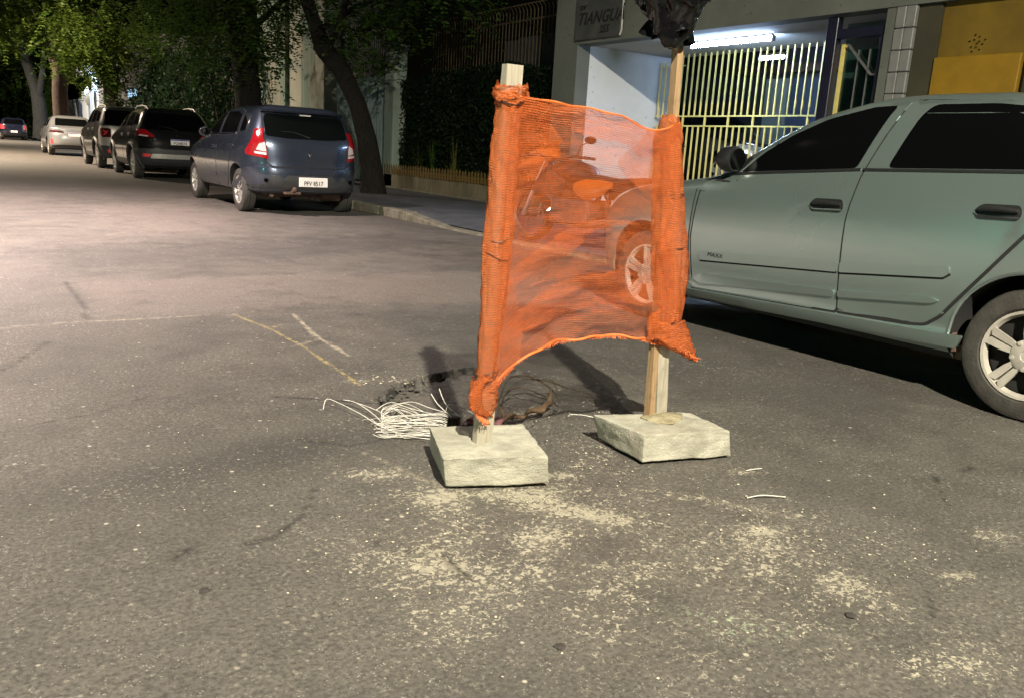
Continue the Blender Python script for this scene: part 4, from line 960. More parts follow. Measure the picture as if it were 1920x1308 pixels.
for q in 'LR':
    fd = sal.patch('front_door', [(1.99,.285),(2.015,.60),(1.985,.93),(1.74,1.02),(1.62,1.14),(1.45,1.255),(1.27,1.338),(1.05,1.392),(.835,1.405),(.90,1.20),(.952,1.02),(.965,.80),(.958,.55),(.957,.322)], 'silver', .004, q, r=.015)
    sal.patch('door_seam', [(2.0,.272),(2.027,.60),(1.997,.945),(1.74,1.038),(1.60,1.165),(.80,1.418),(.885,1.20),(.942,1.02),(.955,.80),(.948,.55),(.947,.310)], 'under', .0012, q, rim=0, r=.01)
    rd_ = sal.patch('rear_door', [(.947,.324),(.948,.55),(.955,.80),(.942,1.02),(.89,1.20),(.825,1.405),(.50,1.41),(.10,1.38),(-.15,1.30),(-.22,1.12),(-.16,1.0),(.06,.86),(.22,.64),(.40,.405),(.47,.352),(.56,.34)], 'silver', .004, q, r=.02)
    sal.patch('door_seam', [(.952,.310),(.955,.80),(.80,1.415),(.10,1.394),(-.17,1.31),(-.24,1.12),(-.18,.99),(.046,.85),(.206,.632),(.386,.395),(.462,.338),(.56,.326)], 'under', .0012, q, rim=0, r=.02)
    sal.patch('window_glass', [(1.735,1.005),(.985,1.062),(.897,1.382),(1.02,1.375),(1.26,1.312),(1.44,1.228),(1.61,1.118)], 'tint', .006, q, fd, rim=.004, r=.02)
    sal.patch('window_glass', [(.815,1.070),(-.06,1.10),(-.13,1.18),(-.06,1.30),(.10,1.355),(.40,1.387),(.70,1.386),(.742,1.33)], 'tint', .006, q, rd_, rim=.004, r=.03)
    sal.patch('belt_strip', [(1.80,.985),(.957,1.050),(.957,1.063),(1.80,.998)], 'black', .010, q, fd, r=0)
    sal.patch('belt_strip', [(.945,1.050),(-.10,1.086),(-.10,1.098),(.945,1.063)], 'black', .010, q, rd_, r=0)
    sal.patch('sail_panel', [(2.06,.975),(1.76,1.0),(1.68,1.09),(1.80,1.09)], 'black', .008, q, fd, r=.01)
    sal.patch('rub_strip', [(1.93,.462),(.966,.528),(.966,.580),(1.93,.514)], 'silver', .013, q, fd, r=.006)
    sal.patch('rub_strip', [(.948,.529),(.40,.585),(.372,.607),(.376,.638),(.948,.581)], 'silver', .013, q, rd_, r=.008)
    sal.patch('strip_shadow_gap', [(1.93,.452),(.966,.519),(.966,.530),(1.93,.464)], 'under', .0055, q, fd, r=0, rim=0)
    sal.patch('strip_shadow_gap', [(.948,.519),(.40,.575),(.365,.60),(.372,.609),(.40,.587),(.948,.531)], 'under', .0055, q, rd_, r=0, rim=0)
    sal.patch('door_crease', [(1.92,.318),(.97,.395),(.97,.432),(1.92,.378),(1.98,.340)], 'silver', .016, q, fd, r=.02)
    sal.patch('door_crease', [(.945,.398),(.44,.455),(.40,.472),(.44,.484),(.945,.434)], 'silver', .016, q, rd_, r=.012)
    handle(sal, 1.095, .865, fd, where=q); handle(sal, .225, .905, rd_, where=q)
    sal.patch('sill', [(2.06,.205),(.30,.262),(.275,.330),(.40,.322),(2.06,.268)], 'silver', .012, q, r=.015)
    sal.patch('fender_seam', [(2.02,.95),(2.035,.60),(2.02,.30),(2.026,.30),(2.043,.60),(2.028,.95)], 'under', .002, q, rim=0, r=0)
    x0 = 1.80; z_ = .504
    sg = 1 if q == 'L' else -1
    text('badge', 'MAXX', .034, MAT['ink'], fd, frame4((x0, sg*(float(sal.side(x0, z_))+.0155), z_+.002), (-sg,0,0), (0,.0,1)), .1, .0006, 'CENTER', .0, 1.25)
    pts = [(.35*math.cos(a), .31+.35*math.sin(a)) for a in np.linspace(-.1, math.pi+.1, 26)]
    for x in (0, 2.445):
        m = MB(); m.tube([(x+px, sg*(float(sal.side(x+px, pz))-.004), pz) for px, pz in pts], .009, 6); m.build('wheel_arch_lip', sal.P, sal.t, True)
m = MB()
for sg in (1,-1): m.box(.30,.36,sg*.70-.03,sg*.70+.03,.20,.27)
sal.lump('jacking_point', m, 'rust', bev=.008)
for sg in (1,-1):
    m = MB(); m.bar((.42,sg*.66,.50),(.33,sg*.66,.24),.2,.02); sal.lump('mud_flap', m, 'rust')
sal.mirror(1.80, 1.075, 'black')
m = MB(); m.tube([(.30,0,.32),(1.2,.1,.2),(2.4,.1,.22)],.035,8); m.tube([(0,-.65,.295),(0,.65,.295)],.04,8); m.box(.4,.9,-.45,.3,.17,.26); sal.lump('exhaust_and_axle', m, 'under')
sal.patch('windscreen', [(-.60,1.03),(.60,1.03),(.50,1.385),(-.50,1.385)], 'tint', .004, 'F', r=.05)
for q in (1,-1): sal.patch('headlight', [(q*.74,.70),(q*.40,.68),(q*.46,.80),(q*.74,.84)], 'clearlens', .006, 'F', r=.03)
sal.patch('bumper_grille', [(-.40,.50),(.40,.50),(.38,.62),(-.38,.62)], 'black', .004, 'F')
for q in (1,-1): sal.patch('tail_light', [(q*.76,.72),(q*.42,.74),(q*.45,.95),(q*.74,.95)], 'redlens', .006, 'B', r=.03)
sal.plate(.60, '')

# --- slate blue hatchback
hat = Car('parked_car', 'slate blue hatchback with silver wheels parked in front of the leaning tree', (4.285, 12.35, 0), RZ,
  [(.285,3.14,-.56,.77),(.32,3.24,-.64,.81),(.40,3.30,-.69,.835),(.52,3.33,-.715,.855),(.62,3.32,-.71,.865),(.70,3.28,-.68,.868),(.80,3.15,-.675,.862),(.90,2.85,-.665,.850),(.98,2.45,-.65,.830),(1.04,2.15,-.63,.808),(1.10,2.02,-.60,.785),(1.20,1.84,-.545,.745),(1.32,1.60,-.475,.690),(1.41,1.36,-.42,.640),(1.46,1.15,-.40,.59),(1.495,.95,-.36,.51),(1.52,.70,-.10,.38),(1.53,.55,.15,.2)],
  'slate', 2.59, .305, .055, belt=1.04, n=(9,13), m=3.4)
hat.wheels(.185, (8,'thin'), 'rim', .20, track=.735, tyre='dirtyrubber')
hat.patch('tailgate', [(-.60,.72),(-.50,.675),(.50,.675),(.60,.72),(.585,.95),(.615,1.07),(.58,1.40),(-.58,1.40),(-.615,1.07),(-.585,.95)], 'slate', .006, 'B', r=.03)
hat.patch('tailgate_seam', [(-.613,.71),(-.505,.660),(.505,.660),(.613,.71),(.60,.95),(.63,1.07),(.595,1.41),(-.595,1.41),(-.63,1.07),(-.60,.95)], 'under', .0015, 'B', rim=0, r=.03)
hat.patch('rear_window', [(-.60,1.085),(-.30,1.06),(.30,1.06),(.60,1.085),(.585,1.30),(.55,1.385),(-.55,1.385),(-.585,1.30)], 'tint2', .010, 'B', r=.04)
m = MB()
for k in range(13):
    y = -.60+k*.1; m.add([(float(hat.rear(y,1.40))+.02, y, 1.45),(float(hat.rear(y,1.40))-.075-.02*(1-(y/.6)**2), y, 1.415),(float(hat.rear(y,1.40))+.02, y, 1.40)], [])
b_ = [(3*k, 3*k+3, 3*k+4, 3*k+1) for k in range(12)]+[(3*k+1, 3*k+4, 3*k+5, 3*k+2) for k in range(12)]; m.f = b_; m.m = [0]*len(b_)
hat.lump('roof_spoiler', m, 'slate', smooth=False)
m = MB(); m.box(float(hat.rear(0,1.39))-.055,float(hat.rear(0,1.39))-.03,-.08,.08,1.378,1.395); hat.lump('brake_light', m, 'clearlens')
for sg in (1,-1):
    L_ = hat.patch('tail_light', [(sg*.60,1.19),(sg*.705,1.17),(sg*.815,.87),(sg*.812,.815),(sg*.575,.765),(sg*.60,.95),(sg*.635,1.06)], 'redlens', .010, 'B', r=.02)
    hat.patch('clear_lamp', [(sg*.615,1.0),(sg*.69,.965),(sg*.72,.885),(sg*.60,.865)], 'clearlens', .016, 'B', L_, r=.012)
    hat.patch('clear_lamp', [(sg*.60,.855),(sg*.74,.865),(sg*.735,.835),(sg*.60,.82)], 'clearlens', .016, 'B', L_, r=.01)
hat.patch('bumper', [(-.84,.33),(.84,.33),(.84,.64),(.62,.665),(.50,.64),(-.50,.64),(-.62,.665),(-.84,.64)], 'slate', .020, 'B', r=.03)
hat.patch('bumper_inset', [(-.40,.385),(.40,.385),(.44,.43),(.33,.555),(-.33,.555),(-.44,.43)], 'trim', .024, 'B', r=.03)
hat.patch('bumper_lower', [(-.82,.30),(.82,.30),(.82,.40),(.66,.42),(.50,.545),(.46,.55),(.36,.40),(-.36,.40),(-.46,.55),(-.50,.545),(-.66,.42),(-.82,.40)], 'trim', .0215, 'B', r=.02)
for y in (-.62,.62):
    m = MB(); m.lathe([(.001,-.03),(.022,-.03),(.03,0)], 14, 0, 'x', (float(hat.rear(y,.48))-.024,y,.48)); hat.lump('fog_lamp', m, 'tint', smooth=True)
hat.plate(.470, 'PFV 8517', -.03, .13, .42, off=.034)
m = MB()
d_ = float(hat.rear(0,.86))-.010; m.add([(d_,0,.815),(d_,-.028,.86),(d_,0,.905),(d_,.028,.86),(d_-.008,0,.835),(d_-.008,-.014,.86),(d_-.008,0,.885),(d_-.008,.014,.86)], [(0,1,5,4),(1,2,6,5),(2,3,7,6),(3,0,4,7)]); hat.lump('emblem', m, 'chrome')
for q in 'LR':
    fd = hat.patch('front_door', [(2.10,.30),(2.12,.60),(2.10,.98),(1.86,1.06),(1.62,1.28),(1.42,1.405),(1.04,1.44),(1.00,1.08),(1.02,.80),(1.02,.31)], 'slate', .005, q)
    rd_ = hat.patch('rear_door', [(1.0,.31),(1.0,.80),(.985,1.08),(1.02,1.44),(.50,1.45),(.16,1.40),(.08,1.10),(.20,.90),(.33,.62),(.42,.45),(.55,.32)], 'slate', .005, q)
    hat.patch('door_seam', [(2.115,.285),(2.115,.99),(1.62,1.30),(1.42,1.42),(.50,1.464),(.14,1.41),(.065,1.10),(.185,.89),(.32,.61),(.41,.43),(.55,.305)], 'under', .0015, q, rim=0)
    hat.patch('window_glass', [(1.90,1.055),(1.08,1.09),(1.09,1.40),(1.36,1.385),(1.58,1.265)], 'tint', .008, q, fd, r=.02)
    hat.patch('window_glass', [(.95,1.095),(.17,1.115),(.24,1.37),(.52,1.41),(.99,1.41)], 'tint', .008, q, rd_, r=.02)
    hat.patch('quarter_glass', [(.02,1.125),(-.20,1.14),(-.13,1.27),(.10,1.36)], 'tint', .006, q, r=.02)
    hat.patch('window_strip', [(1.88,1.035),(.17,1.092),(.17,1.106),(1.88,1.05)], 'chrome', .012, q, r=0)
    hat.patch('rub_strip', [(1.98,.44),(1.04,.46),(1.04,.51),(1.98,.49)], 'slate', .014, q, fd, r=.01); hat.patch('rub_strip', [(.97,.46),(.50,.48),(.50,.53),(.97,.51)], 'slate', .014, q, rd_, r=.01)
    handle(hat, 1.15, .90, fd, 'slate', 'slate', where=q); handle(hat, .28, .925, rd_, 'slate', 'slate', where=q)
    hat.patch('fuel_flap' if q == 'R' else 'side_marker', [(-.10,.80),(-.24,.80),(-.24,.92),(-.10,.92)], 'slate', .004, q)
hat.mirror(1.92, 1.10, 'slate')
m = MB(); m.tube([(0,-.66,.30),(-.02,-.4,.27),(-.02,.4,.27),(0,.66,.30)],.055,10); hat.lump('rear_axle', m, 'rust', smooth=True)
m = MB(); m.tube([(-.30,-.30,.30),(-.30,-.58,.28)],.10,12); hat.lump('silencer', m, 'rust', smooth=True)
m = MB(); m.tube([(-.3,.45,.28),(-.5,.5,.27)],.03,8); hat.lump('exhaust_pipe', m, 'rust', smooth=True)
m = MB(); m.tube([(-.72,.27,.335),(-.80,.27,.355)],.022,10); m.lathe([(.001,.03),(.03,.015),(.03,-.015),(.001,-.03)],12,0,'z',(-.81,.27,.375)); m.box(-.75,-.62,.16,.38,.30,.33); hat.lump('tow_hook', m, 'rust')
for sg in (1,-1): hat.patch('headlight', [(sg*.80,.72),(sg*.45,.70),(sg*.50,.86),(sg*.78,.88)], 'clearlens', .006, 'F', r=.03)
hat.patch('windscreen', [(-.62,1.08),(.62,1.08),(.52,1.44),(-.52,1.44)], 'tint', .004, 'F', r=.05)

def suv(label, cx, y, pm, prof, wb, rw, opts):
    c = Car('parked_car', label, (cx, y, 0), RZ, prof, pm, wb, rw, opts.get('arch', .06), belt=opts.get('belt', 1.1), n=opts.get('n', (9,13)), m=opts.get('m', 3.4))
    c.wheels(.21, opts.get('style', (5,'broad')), opts.get('rim', 'rim'), opts.get('rr', .215), tyre='dirtyrubber'); return c
# --- black crossover
blk = suv('glossy black crossover with silver rear bumper strip parked ahead of the hatchback', 4.36, 20.95, 'blackp',
  [(.26,3.15,-.58,.78),(.34,3.25,-.68,.84),(.50,3.33,-.755,.875),(.64,3.34,-.76,.885),(.76,3.30,-.73,.885),(.88,3.18,-.70,.875),(.98,2.85,-.66,.855),(1.06,2.40,-.62,.830),(1.14,2.10,-.575,.795),(1.26,1.86,-.50,.745),(1.38,1.62,-.42,.69),(1.48,1.36,-.34,.63),(1.54,1.12,-.28,.56),(1.58,.85,-.16,.44),(1.60,.65,.1,.25)], 2.54, .335, {'belt':1.12,'style':(5,'thin')})
blk.patch('rear_window', [(-.64,1.10),(.64,1.10),(.66,1.22),(.55,1.46),(-.55,1.46),(-.66,1.22)], 'tint', .006, 'B', r=.05)
blk.patch('tailgate_seam', [(-.66,.74),(.66,.74),(.66,.752),(-.66,.752)], 'under', .003, 'B', rim=0, r=0)
for sg in (1,-1):
    L_ = blk.patch('tail_light', [(sg*.835,.975),(sg*.79,1.085),(sg*.66,1.10),(sg*.48,.96),(sg*.50,.93),(sg*.78,.95)], 'redlens', .010, 'B', r=.02)
    blk.patch('clear_lamp', [(sg*.78,.952),(sg*.62,.94),(sg*.60,.965),(sg*.77,.98)], 'clearlens', .016, 'B', L_, r=.008)
    blk.patch('reflector', [(sg*.74,.50),(sg*.62,.505),(sg*.56,.565),(sg*.74,.575)], 'pinklens', .026, 'B', r=.02)
blk.patch('bumper', [(-.85,.40),(.85,.40),(.85,.68),(-.85,.68)], 'trim', .018, 'B', r=.03)
blk.patch('bumper_strip', [(-.60,.475),(.60,.475),(.56,.575),(-.56,.575)], 'rim', .030, 'B', r=.02)
blk.patch('bumper_lower', [(-.83,.30),(.83,.30),(.85,.40),(-.85,.40)], 'trim', .010, 'B', r=.02)
blk.plate(.845, 'PGA8E74', -.04, .13, .40, True, off=.014)
m = MB(); d_ = float(blk.rear(0,1.0))-.012; m.tube([(d_,.03,.965),(d_,0,.985),(d_,.02,1.0),(d_,-.01,1.03)],.010,6); m.tube([(d_,.10,.945),(d_,-.10,.945)],.007,6); blk.lump('emblem', m, 'chrome', smooth=True)
for c_, z_ in ((blk, 1.12), (hat, 1.10)):
    m = MB(); x_ = lambda y, z: float(c_.rear(y, z))-.016
    m.tube([(x_(-.02,z_-.02),-.02,z_-.02),(x_(.20,z_+.045),.20,z_+.045),(x_(.38,z_+.05),.38,z_+.05)], [.010,.006,.004], 6); c_.lump('wiper', m, 'black', smooth=True)
# --- charcoal and pale grey boxy off-roader
jee = suv('boxy off-roader with charcoal side, pale grey rear and round fog reflectors, third parked', 4.30, 26.0, 'charcoal',
  [(.28,3.10,-.55,.80),(.36,3.22,-.66,.85),(.50,3.28,-.72,.875),(.64,3.30,-.725,.89),(.80,3.28,-.70,.895),(.94,3.20,-.675,.89),(1.04,2.95,-.66,.875),(1.12,2.35,-.64,.85),(1.20,2.10,-.61,.825),(1.34,1.92,-.55,.775),(1.48,1.75,-.49,.725),(1.58,1.55,-.45,.68),(1.63,1.3,-.42,.62),(1.67,1.0,-.25,.50),(1.69,.75,.1,.3)], 2.57, .345, {'belt':1.18,'n':(11,14),'m':4.0})
jee.patch('tailgate', [(-.82,.62),(.82,.62),(.84,1.0),(.80,1.14),(-.80,1.14),(-.84,1.0)], 'warmwhite', .008, 'B', r=.03, label='pale grey tailgate')
jee.patch('rear_quarter', [(-.68,.64),(-.45,.66),(-.42,.95),(-.56,1.10),(-.66,1.10)], 'warmwhite', .005, 'L', r=.02)
jee.patch('rear_quarter', [(-.68,.64),(-.45,.66),(-.42,.95),(-.56,1.10),(-.66,1.10)], 'warmwhite', .005, 'R', r=.02)
jee.patch('rear_window', [(-.70,1.17),(.70,1.17),(.64,1.56),(-.64,1.56)], 'tint', .008, 'B', r=.05)
for sg in (1,-1):
    L_ = jee.patch('tail_light', [(sg*.80,.84),(sg*.56,.84),(sg*.56,1.08),(sg*.80,1.08)], 'darklens', .020, 'B', r=.05)
    x = float(jee.rear(sg*.68,.96))-.028; m = MB()
    for a, b in (((.06,.06),(-.06,-.06)),((.06,-.06),(-.06,.06))): m.bar((x,sg*.68+a[0],.96+a[1]),(x,sg*.68+b[0],.96+b[1]),.022,.008,0,(1,0,0))
    m.build('lamp_cross', MAT['pinklens'], L_)
    m = MB(); m.lathe([(.001,-.015),(.03,-.015),(.055,0),(.055,.03)], 20, 0, 'x', (float(jee.rear(sg*.62,.48))-.018,sg*.62,.48)); jee.lump('reflector', m, 'pinklens', smooth=True)
jee.patch('bumper', [(-.84,.34),(.84,.34),(.85,.62),(-.85,.62)], 'trim', .012, 'B', r=.03)
m = MB()
x = float(jee.rear(0,.86)); jee.lump('plate_recess', m.box(x-.012,x-.004,-.30,.30,.72,.92), 'trim')
jee.plate(.82, '', 0, .12, .38, True, off=.024)
# --- plain silver saloon
sv2 = suv('plain silver saloon with thin dark tail lights, fourth in the parked row', 4.02, 36.4, 'silver2',
  [(.24,3.10,-.62,.77),(.34,3.25,-.76,.83),(.48,3.33,-.83,.855),(.62,3.34,-.845,.862),(.76,3.25,-.83,.86),(.86,3.0,-.80,.85),(.94,2.5,-.80,.83),(1.0,2.1,-.78,.81),(1.06,1.95,-.58,.785),(1.16,1.75,-.30,.74),(1.28,1.50,-.02,.68),(1.38,1.2,.22,.61),(1.44,.95,.4,.52),(1.47,.8,.55,.35)], 2.53, .31, {'belt':1.02})
sv2.patch('rear_window', [(-.60,1.09),(.60,1.09),(.52,1.36),(-.52,1.36)], 'tint', .006, 'B', r=.04)
for sg in (1,-1):
    sv2.patch('tail_light', [(sg*.84,.84),(sg*.34,.845),(sg*.40,.905),(sg*.84,.915)], 'darklens', .010, 'B', r=.02)
    sv2.patch('reflector', [(sg*.78,.42),(sg*.72,.42),(sg*.72,.60),(sg*.78,.60)], 'pinklens', .012, 'B', r=.01)
sv2.patch('bumper_lower', [(-.80,.26),(.80,.26),(.80,.37),(.5,.40),(-.5,.40),(-.80,.37)], 'trim', .010, 'B', r=.02)
sv2.plate(.78, '', 0, .13, .40, True, off=.012)
# --- small navy car farther on
nav = suv('small dark navy car with glowing pink tail lights, farthest of the row', 3.95, 68.2, 'navy',
  [(.24,2.9,-.50,.74),(.34,3.0,-.60,.80),(.50,3.08,-.66,.825),(.64,3.08,-.665,.835),(.80,2.95,-.64,.83),(.92,2.6,-.61,.81),(1.0,2.1,-.58,.785),(1.08,1.9,-.52,.755),(1.22,1.65,-.42,.70),(1.34,1.4,-.32,.64),(1.42,1.1,-.2,.55),(1.46,.85,0,.42),(1.475,.7,.2,.3)], 2.45, .30, {'belt':1.04})
nav.patch('rear_window', [(-.60,1.06),(.60,1.06),(.50,1.37),(-.50,1.37)], 'tint', .006, 'B', r=.05)
for sg in (1,-1): nav.patch('tail_light', [(sg*.80,.72),(sg*.56,.70),(sg*.58,.98),(sg*.78,1.02)], 'pinklens', .010, 'B', r=.03)
m = MB(); d_ = float(nav.rear(0,.9))-.012; m.add([(d_,.10,.93),(d_,0,.86),(d_,-.10,.93),(d_,0,.91)], [(0,1,3),(1,2,3)]); nav.lump('emblem', m, 'chrome')
nav.plate(.56, '', 0, .13, .40, False, off=.012)
for c, zz, tp in ((blk,1.12,1.50),(jee,1.19,1.58),(sv2,1.02,1.36),(nav,1.04,1.36)):
    for q in 'LR':
        xf = float(c.xf(zz))-.10; xe = float(c.xr(zz+.1)); xm = 1.0
        fd = c.patch('front_door', [(xf+.12,.36),(xf+.12,zz-.06),(xf-.1,zz),(float(c.xf(tp))-.12,tp),(xm,tp+.02),(xm,.36)], c.P, .005, q)
        rdr = c.patch('rear_door', [(xm-.02,.36),(xm-.02,tp+.02),(.30,tp),(.12,zz),(.42,.55),(.52,.38)], c.P, .005, q)
        c.patch('window_glass', [(xf-.08,zz+.02),(xm+.06,zz+.03),(xm+.06,tp-.03),(float(c.xf(tp))-.16,tp-.03)], 'tint', .008, q, fd)
        c.patch('window_glass', [(xm-.08,zz+.03),(.20,zz+.04),(.34,tp-.03),(xm-.08,tp-.03)], 'tint', .008, q, rdr)
        if c is not sv2: c.patch('quarter_glass', [(.10,zz+.05),(xe+.22,zz+.07),(xe+.32,tp-.10),(.24,tp-.04)], 'tint', .006, q)
        handle(c, xm+.12, zz-.16, fd, 'trim', 'chrome', where=q); handle(c, .30, zz-.14, rdr, 'trim', 'chrome', where=q)
        if c in (blk, jee):
            sg = 1 if q == 'L' else -1
            m = MB(); m.tube([(1.25,sg*(float(c.w(tp))-.10),tp+.06),(1.1,sg*(float(c.w(tp))-.10),tp+.11),(.5,sg*(float(c.w(tp))-.10),tp+.13),(-.05,sg*(float(c.w(tp))-.10),tp+.10),(-.2,sg*(float(c.w(tp))-.10),tp+.04)], .018, 8); c.lump('roof_rail', m, 'rim', smooth=True)
            pts = [((c.rw+.10)*math.cos(a), c.rw+.01+(c.rw+.10)*math.sin(a)) for a in np.linspace(-.25, math.pi+.25, 26)]
            for x in (0, c.wb):
                m = MB(); m.tube([(x+px, sg*(float(c.side(x+px, max(pz,.3)))-.005), pz) for px, pz in pts if pz > .2], .040, 6); c.lump('wheel_arch_trim', m, 'trim', smooth=True)
            c.patch('sill_trim', [(c.wb-.42,.29),(.42,.29),(.42,.42),(c.wb-.42,.42)], 'trim', .014, q)
    c.mirror(xf+.02, zz+.06, 'black')
# --- dark car inside the garage
gar = Car('garaged_car', 'dark car standing inside the garage behind the yellow bars', (12.05, 12.85, .62), R(-92),
  [(.22,3.0,-.55,.76),(.36,3.2,-.68,.83),(.60,3.25,-.72,.85),(.78,3.15,-.70,.845),(.88,2.8,-.68,.83),(.96,2.35,-.66,.81),(1.04,2.05,-.62,.78),(1.2,1.75,-.5,.72),(1.34,1.45,-.36,.65),(1.43,1.1,-.2,.55),(1.47,.8,.1,.35)], 'blackp', 2.5, .30, group=None, belt=1.0, n=(9,13))
gar.wheels(.18, (5,'broad'), 'rim', .2)
for sg in (1,-1): gar.patch('headlight', [(sg*.80,.64),(sg*.44,.62),(sg*.48,.76),(sg*.78,.80)], 'clearlens', .006, 'F', r=.03)
gar.patch('windscreen', [(-.64,1.03),(.64,1.03),(.54,1.39),(-.54,1.39)], 'tint', .004, 'F', r=.05)
gar.plate(.5, '')
for q in 'LR': gar.patch('window_glass', [(1.75,1.04),(.2,1.08),(.3,1.36),(1.30,1.36)], 'tint', .006, q)

# ------------------------------------------------------------------ motorcycle behind the netting
mo = thing('motorcycle', 'orange and black motorcycle parked on the pavement behind the netting', 'motorcycle', (5.88, 6.58, .05), R(95))
mo.scale = (1.20, 1.25, .93)
def mpart(name, m, mat, bev=0, smooth=True, parent=None):
    o = m.build(name, MAT[mat], parent or mo, smooth); return bevelled(o, bev) if bev else o
for x, rr_ in ((0,.30),(1.36,.32)):
    wt = empty('wheel', (x,0,rr_), 0, mo)
    m = MB(); m.lathe([(rr_-.07,-.04),(rr_-.03,-.055),(rr_-.005,-.03),(rr_,0),(rr_-.005,.03),(rr_-.03,.055),(rr_-.07,.04)], 36); m.build('tyre', MAT['rubber'], wt, True)
    m = MB(); m.lathe([(rr_-.07,-.03),(rr_-.085,0),(rr_-.07,.03)], 36); m.lathe([(.04,-.05),(.04,.05)], 14)
    for i in range(18):
        a = i*2*math.pi/18; m.tube([(.035*math.cos(a+.5),.03*(-1)**i,.035*math.sin(a+.5)),((rr_-.08)*math.cos(a),0,(rr_-.08)*math.sin(a))], .0025, 4)
    m.build('rim', MAT['rimdark'], wt, True)
m = MB()
for y in (-.09,.09): m.tube([(1.36,y,.32),(1.20,y,.72),(1.08,y,1.0)], [.026,.026,.02], 10)
mpart('fork', m, 'chrome')
m = MB(); m.tube([(1.12,0,.96),(1.0,0,.80),(.55,0,.78),(.15,0,.80)],.03,8); m.tube([(1.02,0,.82),(.88,0,.40),(.5,0,.30),(.40,0,.75)],.025,8)
for y in (-.10,.10): m.tube([(.5,y,.38),(0,y,.30)],.022,8)
mpart('frame', m, 'black')
m = MB(); m.box(.40,.92,-.15,.15,.26,.58); mpart('engine', m, 'rimdark', .03, False)
m = MB()
for i in range(6): m.box(.70,.90,-.10,.10,.50+i*.03,.518+i*.03)
mpart('cylinder_fins', m, 'rimdark', .004, False)
m = MB(); m.tube([(.92,.05,.55),(.95,.14,.40),(.75,.17,.28),(.35,.17,.32)],.02,8); m.tube([(.35,.17,.32),(.20,.18,.38),(-.25,.18,.50)],[.03,.045,.05],12); mpart('exhaust_pipe', m, 'chrome')
m = MB()
for y in (-.11,.11): m.tube([(.28,y,.78),(.06,y,.34)],.022,8); 
mpart('shock_absorber', m, 'chrome')
def loft(secs, n=14):
    m = MB(); v = []; f = []
    for x, y, z, a, b in secs:
        for j in range(n):
            t = 2*math.pi*j/n; c, s_ = math.cos(t), math.sin(t); v.append((x, y+a*math.copysign(abs(c)**.8,c), z+b*math.copysign(abs(s_)**.8,s_)))
    k = len(secs)
    for i in range(k-1):
        for j in range(n): f.append((i*n+j, i*n+(j+1)%n, (i+1)*n+(j+1)%n, (i+1)*n+j))
    f += [tuple(range(n))[::-1], tuple((k-1)*n+j for j in range(n))]; return m.add(v, f)
mpart('fuel_tank', loft([(.50,0,.84,.08,.04),(.60,0,.88,.14,.10),(.78,0,.90,.16,.13),(.95,0,.88,.13,.11),(1.04,0,.86,.05,.05)]), 'black')
for y in (-.17,.17): mpart('tank_shroud', loft([(.70,y,.72,.012,.06),(.85,y*1.05,.74,.02,.13),(1.02,y*1.1,.72,.02,.12),(1.16,y,.66,.006,.03)]), 'black')
for y in (-.15,.15): mpart('side_panel', loft([(.12,y,.78,.012,.03),(.26,y*1.05,.73,.02,.10),(.44,y*1.05,.70,.02,.12),(.60,y,.72,.008,.05)]), 'orangep')
mpart('seat', loft([(-.30,0,.86,.07,.03),(-.10,0,.83,.13,.05),(.20,0,.80,.14,.05),(.50,0,.83,.10,.05)]), 'black')
mpart('tail_cowl', loft([(-.52,0,.86,.03,.02),(-.30,0,.80,.10,.05),(.0,0,.75,.13,.05),(.25,0,.72,.11,.03)]), 'black')
m = MB(); m.add([(1.05,-.075,.66),(1.75,-.06,.62),(1.75,.06,.62),(1.05,.075,.66),(1.3,0,.74),(1.72,0,.655)], [(0,1,5,4),(4,5,2,3),(1,2,5),(0,4,3)]); mpart('front_mudguard', m, 'black', 0, False)
hl = mpart('headlight_mask', loft([(1.05,0,1.10,.06,.05),(1.18,0,1.06,.12,.13),(1.32,0,1.0,.12,.12),(1.52,0,.90,.07,.04),(1.62,0,.86,.03,.012)]), 'orangep')
m = MB(); m.lathe([(.001,.03),(.06,.02),(.085,-.02)], 20, 0, 'x', (1.46,0,.955)); m.build('headlight', MAT['clearlens'], hl, True)
mpart('windscreen', loft([(1.15,0,1.10,.09,.01),(1.08,0,1.24,.07,.006)]), 'tint2')
m = MB(); m.tube([(.98,-.40,1.05),(1.02,-.22,1.07),(1.08,-.06,1.02),(1.08,.06,1.02),(1.02,.22,1.07),(.98,.40,1.05)], .013, 8); hb = mpart('handlebar', m, 'black')
for y in (-1,1):
    m = MB(); m.tube([(.99,y*.30,1.06),(.975,y*.42,1.048)], .019, 10); m.build('grip', MAT['rubber'], hb, True)
    m = MB(); m.tube([(1.03,y*.27,1.06),(1.09,y*.30,1.055),(1.07,y*.42,1.04)], .007, 6); m.build('lever', MAT['chrome'], hb, True)
    mi = MB(); mi.tube([(1.02,y*.24,1.07),(1.05,y*.30,1.20),(1.0,y*.36,1.26)], .006, 6); mo_ = mpart('mirror_stalk', mi, 'black')
    m = MB(); m.lathe([(.001,.012),(.055,.008),(.06,-.005),(.001,-.006)], 18, 0, 'x', (0,0,0)); m.v = [(p[0]+1.0, p[1]*1.25+y*.37, p[2]*.8+1.275) for p in m.v]; m.build('mirror', MAT['black'], mo_, True)

